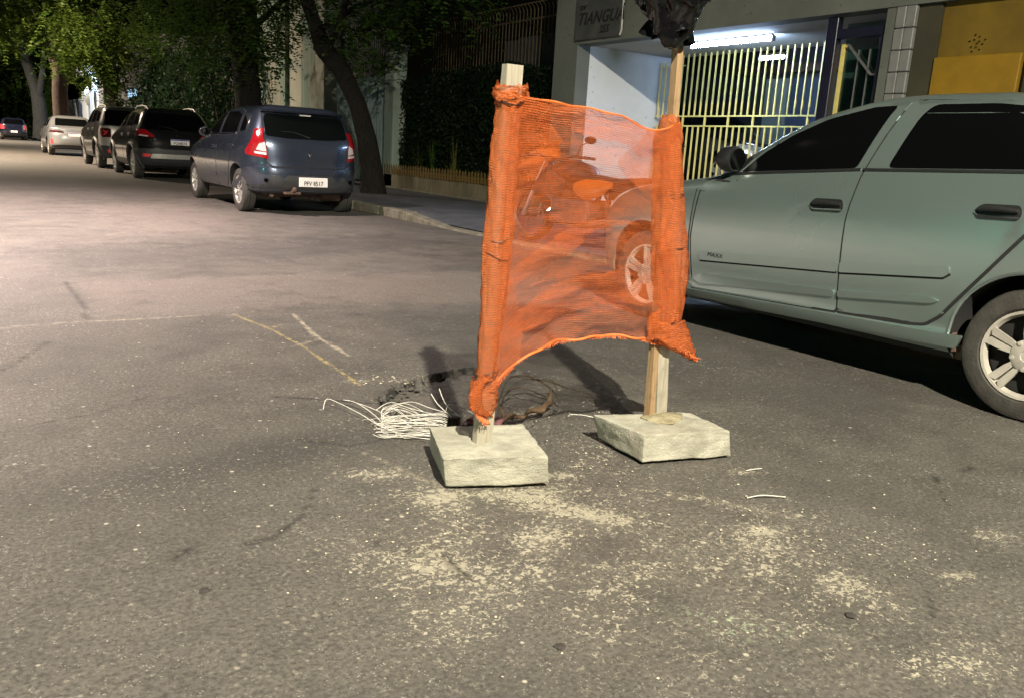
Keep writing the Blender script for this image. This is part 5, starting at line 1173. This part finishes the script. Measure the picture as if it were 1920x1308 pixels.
# ------------------------------------------------------------------ netting barrier over the trench
ba = thing('barrier', 'two post barrier in concrete blocks with torn orange netting stretched between', 'barrier', (1.76, 2.14, 0))
bo = Vector((1.76, 2.14, 0)); 
def L(x, y, z): return Vector((x, y, z))-bo
def concrete_block(foot, top, h, seed):
    bm = bmesh.new(); vb = [bm.verts.new(L(x, y, .012)) for x, y in foot]; vt = [bm.verts.new(L(x, y, h)) for x, y in top]
    bm.faces.new(vb[::-1]); bm.faces.new(vt)
    for i in range(4): bm.faces.new((vb[i], vb[(i+1)%4], vt[(i+1)%4], vt[i]))
    bmesh.ops.bevel(bm, geom=list(bm.edges), offset=.006, segments=2, affect='EDGES', profile=.6)
    bmesh.ops.subdivide_edges(bm, edges=[e for e in bm.edges if e.calc_length() > .05], cuts=22, use_grid_fill=True)
    bmesh.ops.triangulate(bm, faces=[f for f in bm.faces if len(f.verts) > 4])
    bmesh.ops.recalc_face_normals(bm, faces=bm.faces); bm.normal_update()
    P = np.array([v.co for v in bm.verts]); d = vnoise(P, 9, seed)*.0028+vnoise(P, 24, seed+8)*.0026+vnoise(P, 40, seed+1)*.0014+vnoise(P, 110, seed+2)*.0009-.014*np.clip(vnoise(P, 38, seed+3)-.58, 0, 1)
    c = np.array(sum((v.co for v in bm.verts), Vector())/len(bm.verts)); ext = np.abs(P-c); ext = ext/ext.max(0)
    edge = (np.sort(ext, 1)[:,1] > .90); chip = np.clip(vnoise(P, 20, seed+5)-.08, 0, 1)*edge*(.5+.5*vnoise(P, 70, seed+6)**2+.5)
    for v, k, q in zip(bm.verts, d, chip):
        v.co += v.normal*float(k); v.co += (Vector(c)-v.co).normalized()*float(q)*.06
    me = bpy.data.meshes.new('concrete_block'); bm.to_mesh(me); bm.free(); me.materials.append(MAT['block'])
    me.polygons.foreach_set('use_smooth', [True]*len(me.polygons)); me.set_sharp_from_angle(angle=R(45))
    return link(bpy.data.objects.new('concrete_block', me), ba)
concrete_block([(1.215,2.110),(1.525,1.985),(1.640,2.27),(1.330,2.440)], [(1.180,2.075),(1.488,1.955),(1.595,2.250),(1.285,2.365)], .122, 1)
concrete_block([(1.935,2.000),(2.290,1.915),(2.345,2.15),(1.955,2.27)], [(1.925,1.990),(2.250,1.900),(2.275,2.120),(1.905,2.255)], .118, 11)
bmc = bmesh.new(); bmesh.ops.create_icosphere(bmc, subdivisions=4, radius=1); P = np.array([v.co for v in bmc.verts]); k = 1+.22*vnoise(P, 2.5, 3)+.12*vnoise(P, 7, 4)
for v, q, f in zip(bmc.verts, P, k): v.co = L(2.135+q[0]*.085*f, 2.115+q[1]*.075*f, .112+max(q[2],-.2)*.022*f)
mc = bpy.data.meshes.new('mortar_collar'); bmc.to_mesh(mc); bmc.free(); mc.materials.append(m_concrete('damp_mortar', (.22,.19,.12), (.36,.32,.21), 16, (.15,.12,.07), .6, .8)); mc.polygons.foreach_set('use_smooth', [True]*len(mc.polygons)); link(bpy.data.objects.new('mortar_collar', mc), ba)
def post(name, a, b, wx, wy, mat, seed=0):
    a = L(*a); b = L(*b); n_ = 14; m = MB(); v = []; f = []
    for i in range(n_+1):
        p = a.lerp(b, i/n_)
        for sx, sy in ((-1,-1),(1,-1),(1,1),(-1,1)): v.append((p.x+sx*wx/2+random.uniform(-.0012,.0012), p.y+sy*wy/2+random.uniform(-.0012,.0012), p.z))
    for i in range(n_):
        for j in range(4): f.append((i*4+j, i*4+(j+1)%4, (i+1)*4+(j+1)%4, (i+1)*4+j))
    f += [(3,2,1,0), (n_*4, n_*4+1, n_*4+2, n_*4+3)]; m.add(v, f)
    return m.build(name, MAT[mat], ba)
post('wooden_post', (1.366,2.155,.04), (1.408,2.155,1.285), .058, .030, 'wood')
post('wooden_post', (2.150,2.150,.04), (2.060,2.165,1.165), .052, .026, 'wood')
post('wooden_lath', (2.095,2.155,.09), (2.052,2.150,1.56), .024, .030, 'lath')

# netting: a sheet between the posts, then folded layers, then the wraps gathered round each post
Tx = pchip([0,.13,.28,.38,.55,.71,.85,1.0],[1.385,1.45,1.56,1.63,1.75,1.86,1.96,2.075]); Tz = pchip([0,.13,.28,.38,.55,.71,.85,1.0],[1.205,1.197,1.188,1.186,1.176,1.160,1.132,1.165])
Bx = pchip([0,.08,.14,.24,.40,.56,.74,.90,1.0],[1.375,1.42,1.46,1.54,1.67,1.80,1.95,2.06,2.14]); Bz = pchip([0,.08,.14,.24,.40,.56,.74,.90,1.0],[.30,.345,.382,.418,.443,.446,.432,.405,.385])
def net_sheet(name, mat, off, mask=None, amp=1., seed=0, parent=None, nu=120, nv=110):
    u, v = np.meshgrid(np.linspace(0,1,nu), np.linspace(0,1,nv), indexing='ij'); u = u.ravel(); v = v.ravel()
    x = Tx(u)*(1-v)+Bx(u)*v; z = Tz(u)*(1-v)+Bz(u)*v
    pin = np.clip(np.minimum(u, 1-u)*5, 0, 1)
    w1 = np.sin((v*6.0-u*3.2)*3.1+seed)*.012+np.sin((v*11+u*4.6)*2.3+seed*2)*.006
    Pn = np.stack([u, v*1.4, u*0], 1); w2 = vnoise(Pn, 5, 3+seed)*.020+vnoise(Pn*(1,2.4,1), 11, 5+seed)*.008+vnoise(Pn*(1,3,1), 26, 8)*.003
    y = 2.135-off-.022*np.sin(math.pi*v)*np.sin(math.pi*u)+(w1+w2)*pin*amp
    sag = np.sin(math.pi*u)*vnoise(Pn, 3, 7)*.006; z = z+sag*(v > .03)*(v < .97)
    Fq = np.arange(nu*nv).reshape(nu, nv); Fq = np.stack([Fq[:-1,:-1],Fq[1:,:-1],Fq[1:,1:],Fq[:-1,1:]],-1).reshape(-1,4)
    if mask is not None: Fq = Fq[mask(u[Fq].mean(1), v[Fq].mean(1))]
    V = np.stack([x-bo.x, y-bo.y, z-bo.z], 1); me = gridmesh(name, V, Fq, MAT[mat])
    uvl = me.uv_layers.new(name='UVMap'); uv = np.stack([u*.72, v*.80], 1)[Fq.ravel()]; uvl.data.foreach_set('uv', uv.astype(np.float32).ravel())
    me.polygons.foreach_set('use_smooth', np.ones(len(Fq), bool)); return link(bpy.data.objects.new(name, me), parent or ba)
net = net_sheet('safety_net', 'net', 0)
def fold_top(u, v): return v < .045+.085*np.sin(np.clip(u,0,1)*math.pi*.55)+.012*np.sin(u*17)-.02*(u > .8)
net_sheet('net_fold', 'net2', .012, fold_top, 1.1, 1, net)
def fold_left(u, v): return (u < .30-.9*np.abs(v-.14)) | (u < .10+.05*np.sin(v*9)) | ((u > .93-.03*np.sin(v*14)))
net_sheet('net_fold', 'net2', .020, fold_left, 1.2, 2, net)
def fold_mid(u, v):
    l1 = .70-.34*u+.02*np.sin(u*9); l2 = .80-.30*u+.015*np.sin(u*12)
    return ((v > l1-.10*np.exp(-((u-.25)/.3)**2)) & (v < l1)) | ((v > l2+.05*np.sin(np.clip(u,0,1)*3)) & (v < .86+.03*np.sin(u*6)))
net_sheet('net_fold', 'net2', .010, fold_mid, 1.15, 3, net)
def fold_right(u, v): return (u > .62+.9*np.abs(v-.20)) & (v < .30)
net_sheet('net_fold', 'net2', .016, fold_right, 1.2, 4, net)
for k in range(2):
    m = MB()
    pts = []
    for i in range(70):
        u = i/69; s_ = math.sin(math.pi*u)
        if k: pts.append(L(float(Bx(u)), 2.128+.012*math.sin(u*23)*min(1,s_*3), float(Bz(u))+.003*math.sin(u*40)))
        else: pts.append(L(float(Tx(u)), 2.128+.010*math.sin(u*19)*min(1,s_*3), float(Tz(u))+.002*math.sin(u*31)))
    m.tube(pts, .0045 if k else .003, 6)
    m.build('net_hem', MAT['fray'], net, True)
m = MB()
for i in range(420):
    u = random.random(); p = L(float(Bx(u)), 2.128, float(Bz(u))); q = p+Vector((random.uniform(-.004,.004), random.uniform(-.006,.004), -random.uniform(.004,.012))); m.bar(p, q, .0011, .0011)
m.build('net_fringe', MAT['fray'], net)
def wrap(name, path, rx, ry, mat, seed, nseg=64, nr=44, folds=.22, zs=1):
    """irregular sleeve of gathered netting: path of (x,y,z), radii as functions of t"""
    V = []; Fq = []; UV = []; ts = np.linspace(0,1,nseg); P = np.array(path); tk = np.linspace(0,1,len(P))
    for t in ts:
        c = [np.interp(t, tk, P[:,i]) for i in range(3)]
        for j in range(nr):
            a = 2*math.pi*j/nr; V.append((c[0]-bo.x, c[1]-bo.y, c[2]-bo.z)); UV.append((rx(t)*math.cos(a), ry(t)*math.sin(a)))
    V = np.array(V); UV = np.array(UV); ang = np.tile(np.linspace(0,2*math.pi,nr,endpoint=False), nseg); tt = np.repeat(ts, nr)
    Q = np.stack([np.cos(ang)*1.3, np.sin(ang)*1.3, tt*2.2], 1)
    rg = 1-2*np.abs(vnoise(Q*(1,1,1.6), 2.1, seed+7)); rg2 = 1-2*np.abs(vnoise(Q*(1.6,1.6,5), 2.6, seed+9))
    k = 1+folds*(vnoise(Q, 1.6, seed)+.55*vnoise(Q*(1,1,4), 3.2, seed+1)+.45*(rg-.3)+.40*(rg2-.4)+.2*vnoise(Q*(1,1,9), 5, seed+2))
    V[:,0] += UV[:,0]*k; V[:,1] += UV[:,1]*k; V[:,2] += .006*vnoise(Q*(1.5,1.5,3), 3, seed+3)+.012*vnoise(Q, 1.2, seed+4)*((tt < .04)|(tt > .96))
    ix = np.arange(nseg*nr).reshape(nseg, nr); nx_ = np.roll(ix, -1, 1); Fq = np.stack([ix[:-1],nx_[:-1],nx_[1:],ix[1:]],-1).reshape(-1,4)
    me = gridmesh(name, V, Fq, MAT[mat]); uvl = me.uv_layers.new(name='UVMap')
    length = np.linalg.norm(np.diff(P, axis=0), axis=1).sum(); uu = np.stack([ang*.05, tt*length], 1)[Fq.ravel()]; uvl.data.foreach_set('uv', uu.astype(np.float32).ravel())
    me.polygons.foreach_set('use_smooth', np.ones(len(Fq), bool)); return link(bpy.data.objects.new(name, me), net)
li = lambda ts, vs: (lambda t: float(np.interp(t, ts, vs)))
wrap('net_wrap', [(1.402,2.15,1.215),(1.395,2.15,1.0),(1.384,2.15,.75),(1.375,2.15,.50),(1.368,2.15,.34)], li([0,.08,.2,.35,.5,.7,1],[.045,.040,.044,.043,.046,.036,.033]), li([0,1],[.034,.030]), 'net3', 3)
wrap('net_wrap', [(1.404,2.15,1.228),(1.402,2.15,1.175)], li([0,.5,1],[.052,.056,.047]), li([0,1],[.040,.040]), 'net3', 33, 14, 44, .12)
wrap('net_wrap', [(1.368,2.15,.335),(1.362,2.15,.27),(1.362,2.15,.225)], li([0,.5,1],[.046,.048,.034]), li([0,1],[.038,.036]), 'net3', 14, 24, 44, .10)
pts = [L(1.352,2.11,.350),L(1.318,2.105,.340),L(1.300,2.10,.300),L(1.306,2.10,.262),L(1.333,2.10,.236),L(1.362,2.11,.222)]
wrap('net_tail', [p+bo for p in pts], li([0,.2,.5,.8,1],[.014,.018,.021,.020,.010]), li([0,1],[.020,.016]), 'net3', 61, 40, 22, .14)
m = MB()
for i in range(110):
    t = random.random()*4.99; k = int(t); p = pts[k].lerp(pts[k+1], t-k); d = Vector((-.6,-.3,-.5)) if k < 3 else Vector((-.1,-.3,-.9)); m.bar(p+d*.012, p+d*(.020+random.random()*.014)+Vector((random.uniform(-.005,.005),0,random.uniform(-.004,.004))), .0011, .0011)
m.build('net_fringe', MAT['fray'], net)
wrap('net_wrap', [(2.058,2.155,1.185),(2.062,2.155,1.10),(2.082,2.155,.95),(2.106,2.155,.78),(2.132,2.155,.62),(2.145,2.155,.475)], li([0,.06,.18,.35,.55,.72,.86,1],[.024,.042,.056,.058,.066,.082,.072,.052]), li([0,.3,1],[.030,.042,.040]), 'net3', 21, 80, 52, .15)
wrap('net_tail', [(2.105,2.112,.478),(2.125,2.106,.430),(2.165,2.100,.385),(2.215,2.10,.350),(2.258,2.105,.322)], li([0,.25,.5,.8,1],[.075,.080,.055,.026,.008]), li([0,1],[.020,.010]), 'net3', 41, 46, 30, .18)
wrap('net_wrap', [(2.048,2.125,.52),(2.040,2.118,.46),(2.035,2.118,.42)], li([0,.5,1],[.022,.030,.020]), li([0,1],[.02,.016]), 'net3', 51, 16, 20, .15)
m = MB(); pts = [L(2.05,2.10,.43),L(2.12,2.09,.405),L(2.19,2.085,.365),L(2.25,2.09,.335)]
for i in range(70):
    t = random.random()*2.99; k = int(t); p = pts[k].lerp(pts[k+1], t-k); m.bar(p, p+Vector((random.uniform(-.006,.016),random.uniform(-.01,.0),random.uniform(-.018,.008))), .0011, .0011)
m.build('net_fringe', MAT['fray'], net)
def tie(cx, cy, z, rx, ry, tilt=0, loops=2):
    m = MB(); n_ = 26*loops; pts = []
    for i in range(n_+1):
        a = 2*math.pi*i/26; k = 1+.05*math.sin(3*a+z*50); pts.append(L(cx+rx*k*math.cos(a), cy+ry*k*math.sin(a), z+tilt*math.cos(a)+.006*math.sin(2*a+i*.1)+i*.0002))
    m.tube(pts, .0016, 5); m.build('tie_wire', MAT['wire'], ba, True)
tie(1.402,2.15,1.172,.048,.040); tie(1.386,2.15,.775,.044,.037,.012,1); tie(1.383,2.15,.715,.044,.037,-.012,1); tie(1.368,2.15,.348,.040,.034,.004,2); tie(1.364,2.15,.305,.043,.036,.004,1)
tie(2.067,2.155,1.075,.056,.042,.006,1); tie(2.087,2.155,.915,.058,.044,.002,2); tie(2.112,2.155,.74,.062,.043,-.008,1); tie(2.105,2.155,.465,.075,.046,.03,1)

# ------------------------------------------------------------------ black bag tied over the top of the lath
bg_ = thing('plastic_bag', 'crumpled shiny black plastic bag tied over the tall brown lath', 'bag', (2.045, 2.14, 1.655))
bm = bmesh.new(); bmesh.ops.create_icosphere(bm, subdivisions=6, radius=1)
P = np.array([v.co for v in bm.verts]); n_ = P.copy()
rad = .150+.12*np.exp(-((n_-np.array((.85,-.2,.12)))**2).sum(1)/.14)+.075*np.exp(-((n_-np.array((-.80,-.1,-.25)))**2).sum(1)/.45)+.05*np.exp(-((n_-np.array((-.42,-.2,-.85)))**2).sum(1)/.12)+.05*np.exp(-((n_-np.array((-.05,-.1,-.98)))**2).sum(1)/.12)
rad -= .05*np.exp(-((n_-np.array((.55,-.3,-.75)))**2).sum(1)/.2)
q = 1-np.abs(vnoise(n_, 2.2, 4)); q2 = 1-np.abs(vnoise(n_*(1,1,.6), 5, 6)); q3 = 1-np.abs(vnoise(n_, 11, 8))
rad = rad*1.08*(1+.30*(q-.75)+.16*(q2-.75)+.03*(q3-.75))
P = n_*rad[:,None]*(1,.75,1.05)
for v, p in zip(bm.verts, P): v.co = p
me = bpy.data.meshes.new('bag_body'); bm.to_mesh(me); bm.free(); me.materials.append(MAT['bag']); me.polygons.foreach_set('use_smooth', [True]*len(me.polygons)); link(bpy.data.objects.new('bag_body', me), bg_)
m = MB(); v = []; n_ = 28
for i in range(12):
    t = i/11
    for j in range(n_):
        a = 2*math.pi*j/n_; k = 1+.28*math.sin(5*a+t*2)+.15*math.sin(9*a-t*3); rr_ = (.030+.045*t)*k
        v.append((-.045*t-.012+rr_*math.cos(a)*1.1, rr_*math.sin(a)*.8-.01, -.10-.125*t-.02*t*math.sin(2*a+1)))
m.add(v, [(i*n_+j, i*n_+(j+1)%n_, (i+1)*n_+(j+1)%n_, (i+1)*n_+j) for i in range(11) for j in range(n_)]); m.build('bag_neck', MAT['bag'], bg_, True, 60)

# ------------------------------------------------------------------ white frayed strap, roots, scrap and straws round the trench
st = thing('frayed_strap', 'frayed bundle of white nylon strands lying beside the trench edge', 'strap', (1.36, 2.68, 0))
so_ = Vector((1.36, 2.68, 0))
def strand(pts, r=.0022, parent=st, org=so_, name='strand', mat='strand'):
    q = [Vector(p)-org for p in pts]; out = []
    for i in range(len(q)-1):                       # Catmull-Rom
        a, b, c, d = q[max(i-1,0)], q[i], q[i+1], q[min(i+2,len(q)-1)]
        for k in range(6):
            t = k/6; out.append(.5*((2*b)+(c-a)*t+(2*a-5*b+4*c-d)*t*t+(3*b-a-3*c+d)*t**3))
    out.append(q[-1]); m = MB(); m.tube(out, r*.8 if name == 'strand' else r, 5); return m.build(name, MAT[mat], parent, True, 80)
for i in range(38):
    f = random.random()**1.25; g = min(1, max(0, f+random.uniform(-.12,.12)))
    a = Vector((1.330,2.83,.006)).lerp(Vector((1.232,2.600,.006)), f); b = Vector((1.56,2.71,.020)).lerp(Vector((1.40,2.47,.008)), g)
    t0 = random.choice((-.28,-.16,-.05,.05,.12,.22,.35,.45))*random.uniform(.6,1.2); a = a.lerp(b, t0)+Vector((random.uniform(-.02,.02),random.uniform(-.025,.025),random.uniform(0,.008))); q = [a]
    for t in (.3,.6,.85): q.append(a.lerp(b,t)+Vector((random.uniform(-.009,.009), random.uniform(-.009,.009), random.uniform(0,.009)+.008*t)))
    strand(q+[b], random.uniform(.0009,.0016))
for i in range(12):
    f = random.random()**1.5; a = Vector((1.335,2.84,.006)).lerp(Vector((1.25,2.66,.006)), f); k = random.uniform(.06,.2)
    strand([a+Vector((k,-k*.3,.010)), a+Vector((k*.6,.012,.022+random.random()*.022)), a+Vector((.012,.012,.030*random.random()+.012)), a+Vector((-.004,-.012,.010)), a+Vector((random.uniform(.01,.06),random.uniform(-.05,-.02),.006))], .0013)
for i in range(7):
    f = .3+.7*random.random(); a = Vector((1.33,2.82,.006)).lerp(Vector((1.24,2.61,.006)), f)
    strand([a+Vector((.10,-.03,.008)), a, a+Vector((-random.uniform(.01,.04), random.uniform(-.02,.05), random.uniform(.004,.02)))], .0013)
strand([(1.165,3.02,.004),(1.19,3.05,.035),(1.215,2.99,.035),(1.25,2.85,.025),(1.27,2.72,.015),(1.30,2.63,.012)], .0024)
strand([(1.255,3.03,.03),(1.28,2.96,.035),(1.30,2.83,.02),(1.29,2.70,.012),(1.30,2.62,.010)], .0024)
strand([(1.27,3.02,.03),(1.31,2.90,.03),(1.35,2.76,.022),(1.40,2.66,.02)], .002)
strand([(1.34,2.91,.012),(1.40,2.90,.04),(1.45,2.83,.03),(1.52,2.74,.02)], .002)
strand([(1.40,2.90,.02),(1.47,2.86,.045),(1.52,2.78,.035),(1.60,2.68,.02)], .002)
for x, y in ((1.545,2.80),(1.575,2.79)):
    strand([(x+.02,y-.10,.02),(x,y-.03,.05),(x-.012,y+.01,.085+.02*(x > 1.56))], .0026)
strand([(1.55,2.72,.03),(1.58,2.74,.055),(1.63,2.70,.04),(1.66,2.63,.02)], .0022)
tw = thing('dry_roots', 'dry brown roots with thin arching twigs in front of the trench', 'roots', (1.90, 2.68, 0)); to = Vector((1.90,2.68,0))
def twig(pts, r): return strand(pts, r, tw, to, 'twig', 'twig')
twig([(1.72,2.60,.01),(1.79,2.70,.07),(1.90,2.80,.115),(2.03,2.83,.10),(2.10,2.76,.05),(2.10,2.70,.01)], .0035)
twig([(1.74,2.60,.01),(1.83,2.73,.06),(1.96,2.82,.09),(2.10,2.84,.075),(2.20,2.78,.04)], .0022)
twig([(1.76,2.63,.01),(1.86,2.78,.04),(1.98,2.84,.055),(2.06,2.75,.03)], .003)
twig([(2.06,2.82,.085),(2.16,2.83,.06),(2.24,2.78,.03),(2.34,2.72,.01)], .002)
twig([(1.90,2.80,.11),(1.98,2.90,.09),(2.12,2.93,.05)], .0018)
twig([(2.04,2.83,.09),(2.08,2.74,.10),(2.07,2.69,.06)], .002)
m = MB(); m.tube([Vector(p)-to for p in ((1.73,2.60,.0),(1.78,2.615,.022),(1.84,2.60,.010),(1.90,2.64,.022),(1.95,2.63,.016),(1.99,2.66,.028),(2.035,2.69,.02),(2.06,2.73,.05))], [.008,.014,.009,.011,.015,.009,.014,.005], 10)
o = m.build('root', MAT['knot'], tw, True)
for v, k in zip(o.data.vertices, vnoise(np.array([v.co for v in o.data.vertices]), 60, 4)): v.co += v.normal*float(k)*.006
m = MB(); m.tube([Vector(p)-to for p in ((1.76,2.62,.0),(1.765,2.64,.035),(1.755,2.65,.05))], [.010,.007,.002], 7); m.build('root_stub', MAT['knot'], tw, True)
m = MB(); m.tube([Vector(p)-to for p in ((2.03,2.69,.01),(2.045,2.70,.05),(2.05,2.71,.085))], [.012,.009,.003], 8); m.build('root_stub', MAT['knot'], tw, True)
bmx = bmesh.new(); bmesh.ops.create_icosphere(bmx, subdivisions=4, radius=.055); P = np.array([v.co for v in bmx.verts]); k = 1+.5*(1-np.abs(vnoise(P, 30, 3)))+.25*vnoise(P, 70, 5)
for v, q in zip(bmx.verts, k): v.co = Vector((v.co.x*q*1.1, v.co.y*q*.7, v.co.z*q*.55))
me = bpy.data.meshes.new('wrapper'); bmx.to_mesh(me); bmx.free(); me.materials.append(MAT['scrap'])
o = link(bpy.data.objects.new('wrapper', me)); o.location = (1.60, 2.53, .03); tag(o, 'crumpled purple plastic wrapper between the left block and the trench', 'wrapper')
def straw(pts, label):
    o = strand(pts, .002, None, Vector(pts[0]), 'straw'); o.location = pts[0]; tag(o, label, 'straw', 'loose white straws on the asphalt')
straw([(2.055,2.57,.004),(2.085,2.52,.012),(2.125,2.475,.006)], 'white straw lying between the two concrete blocks')
straw([(2.05,1.63,.004),(2.10,1.61,.012),(2.17,1.575,.006)], 'pale curved straw in front of the right concrete block')
straw([(2.24,1.80,.004),(2.27,1.79,.008),(2.31,1.79,.004)], 'short white straw in the open asphalt near the right block')
# pressed bottle caps and a dropped leaf on the open road
for x, y, lab in ((.42,1.83,'dark flattened lump on the asphalt at the lower left'),(1.02,1.25,'tiny dark pebble near the bottom middle of the road'),(1.72,1.02,'dark oval stain pad of tar near the bottom right')):
    bmx = bmesh.new(); bmesh.ops.create_icosphere(bmx, subdivisions=3, radius=.012)
    for v in bmx.verts: v.co.z *= .18; v.co *= 1+.2*random.uniform(-1,1)
    me = bpy.data.meshes.new('tar_lump'); bmx.to_mesh(me); bmx.free(); me.materials.append(MAT['lump']); o = link(bpy.data.objects.new('tar_lump', me)); o.location = (x,y,.004); tag(o, lab, 'lump')
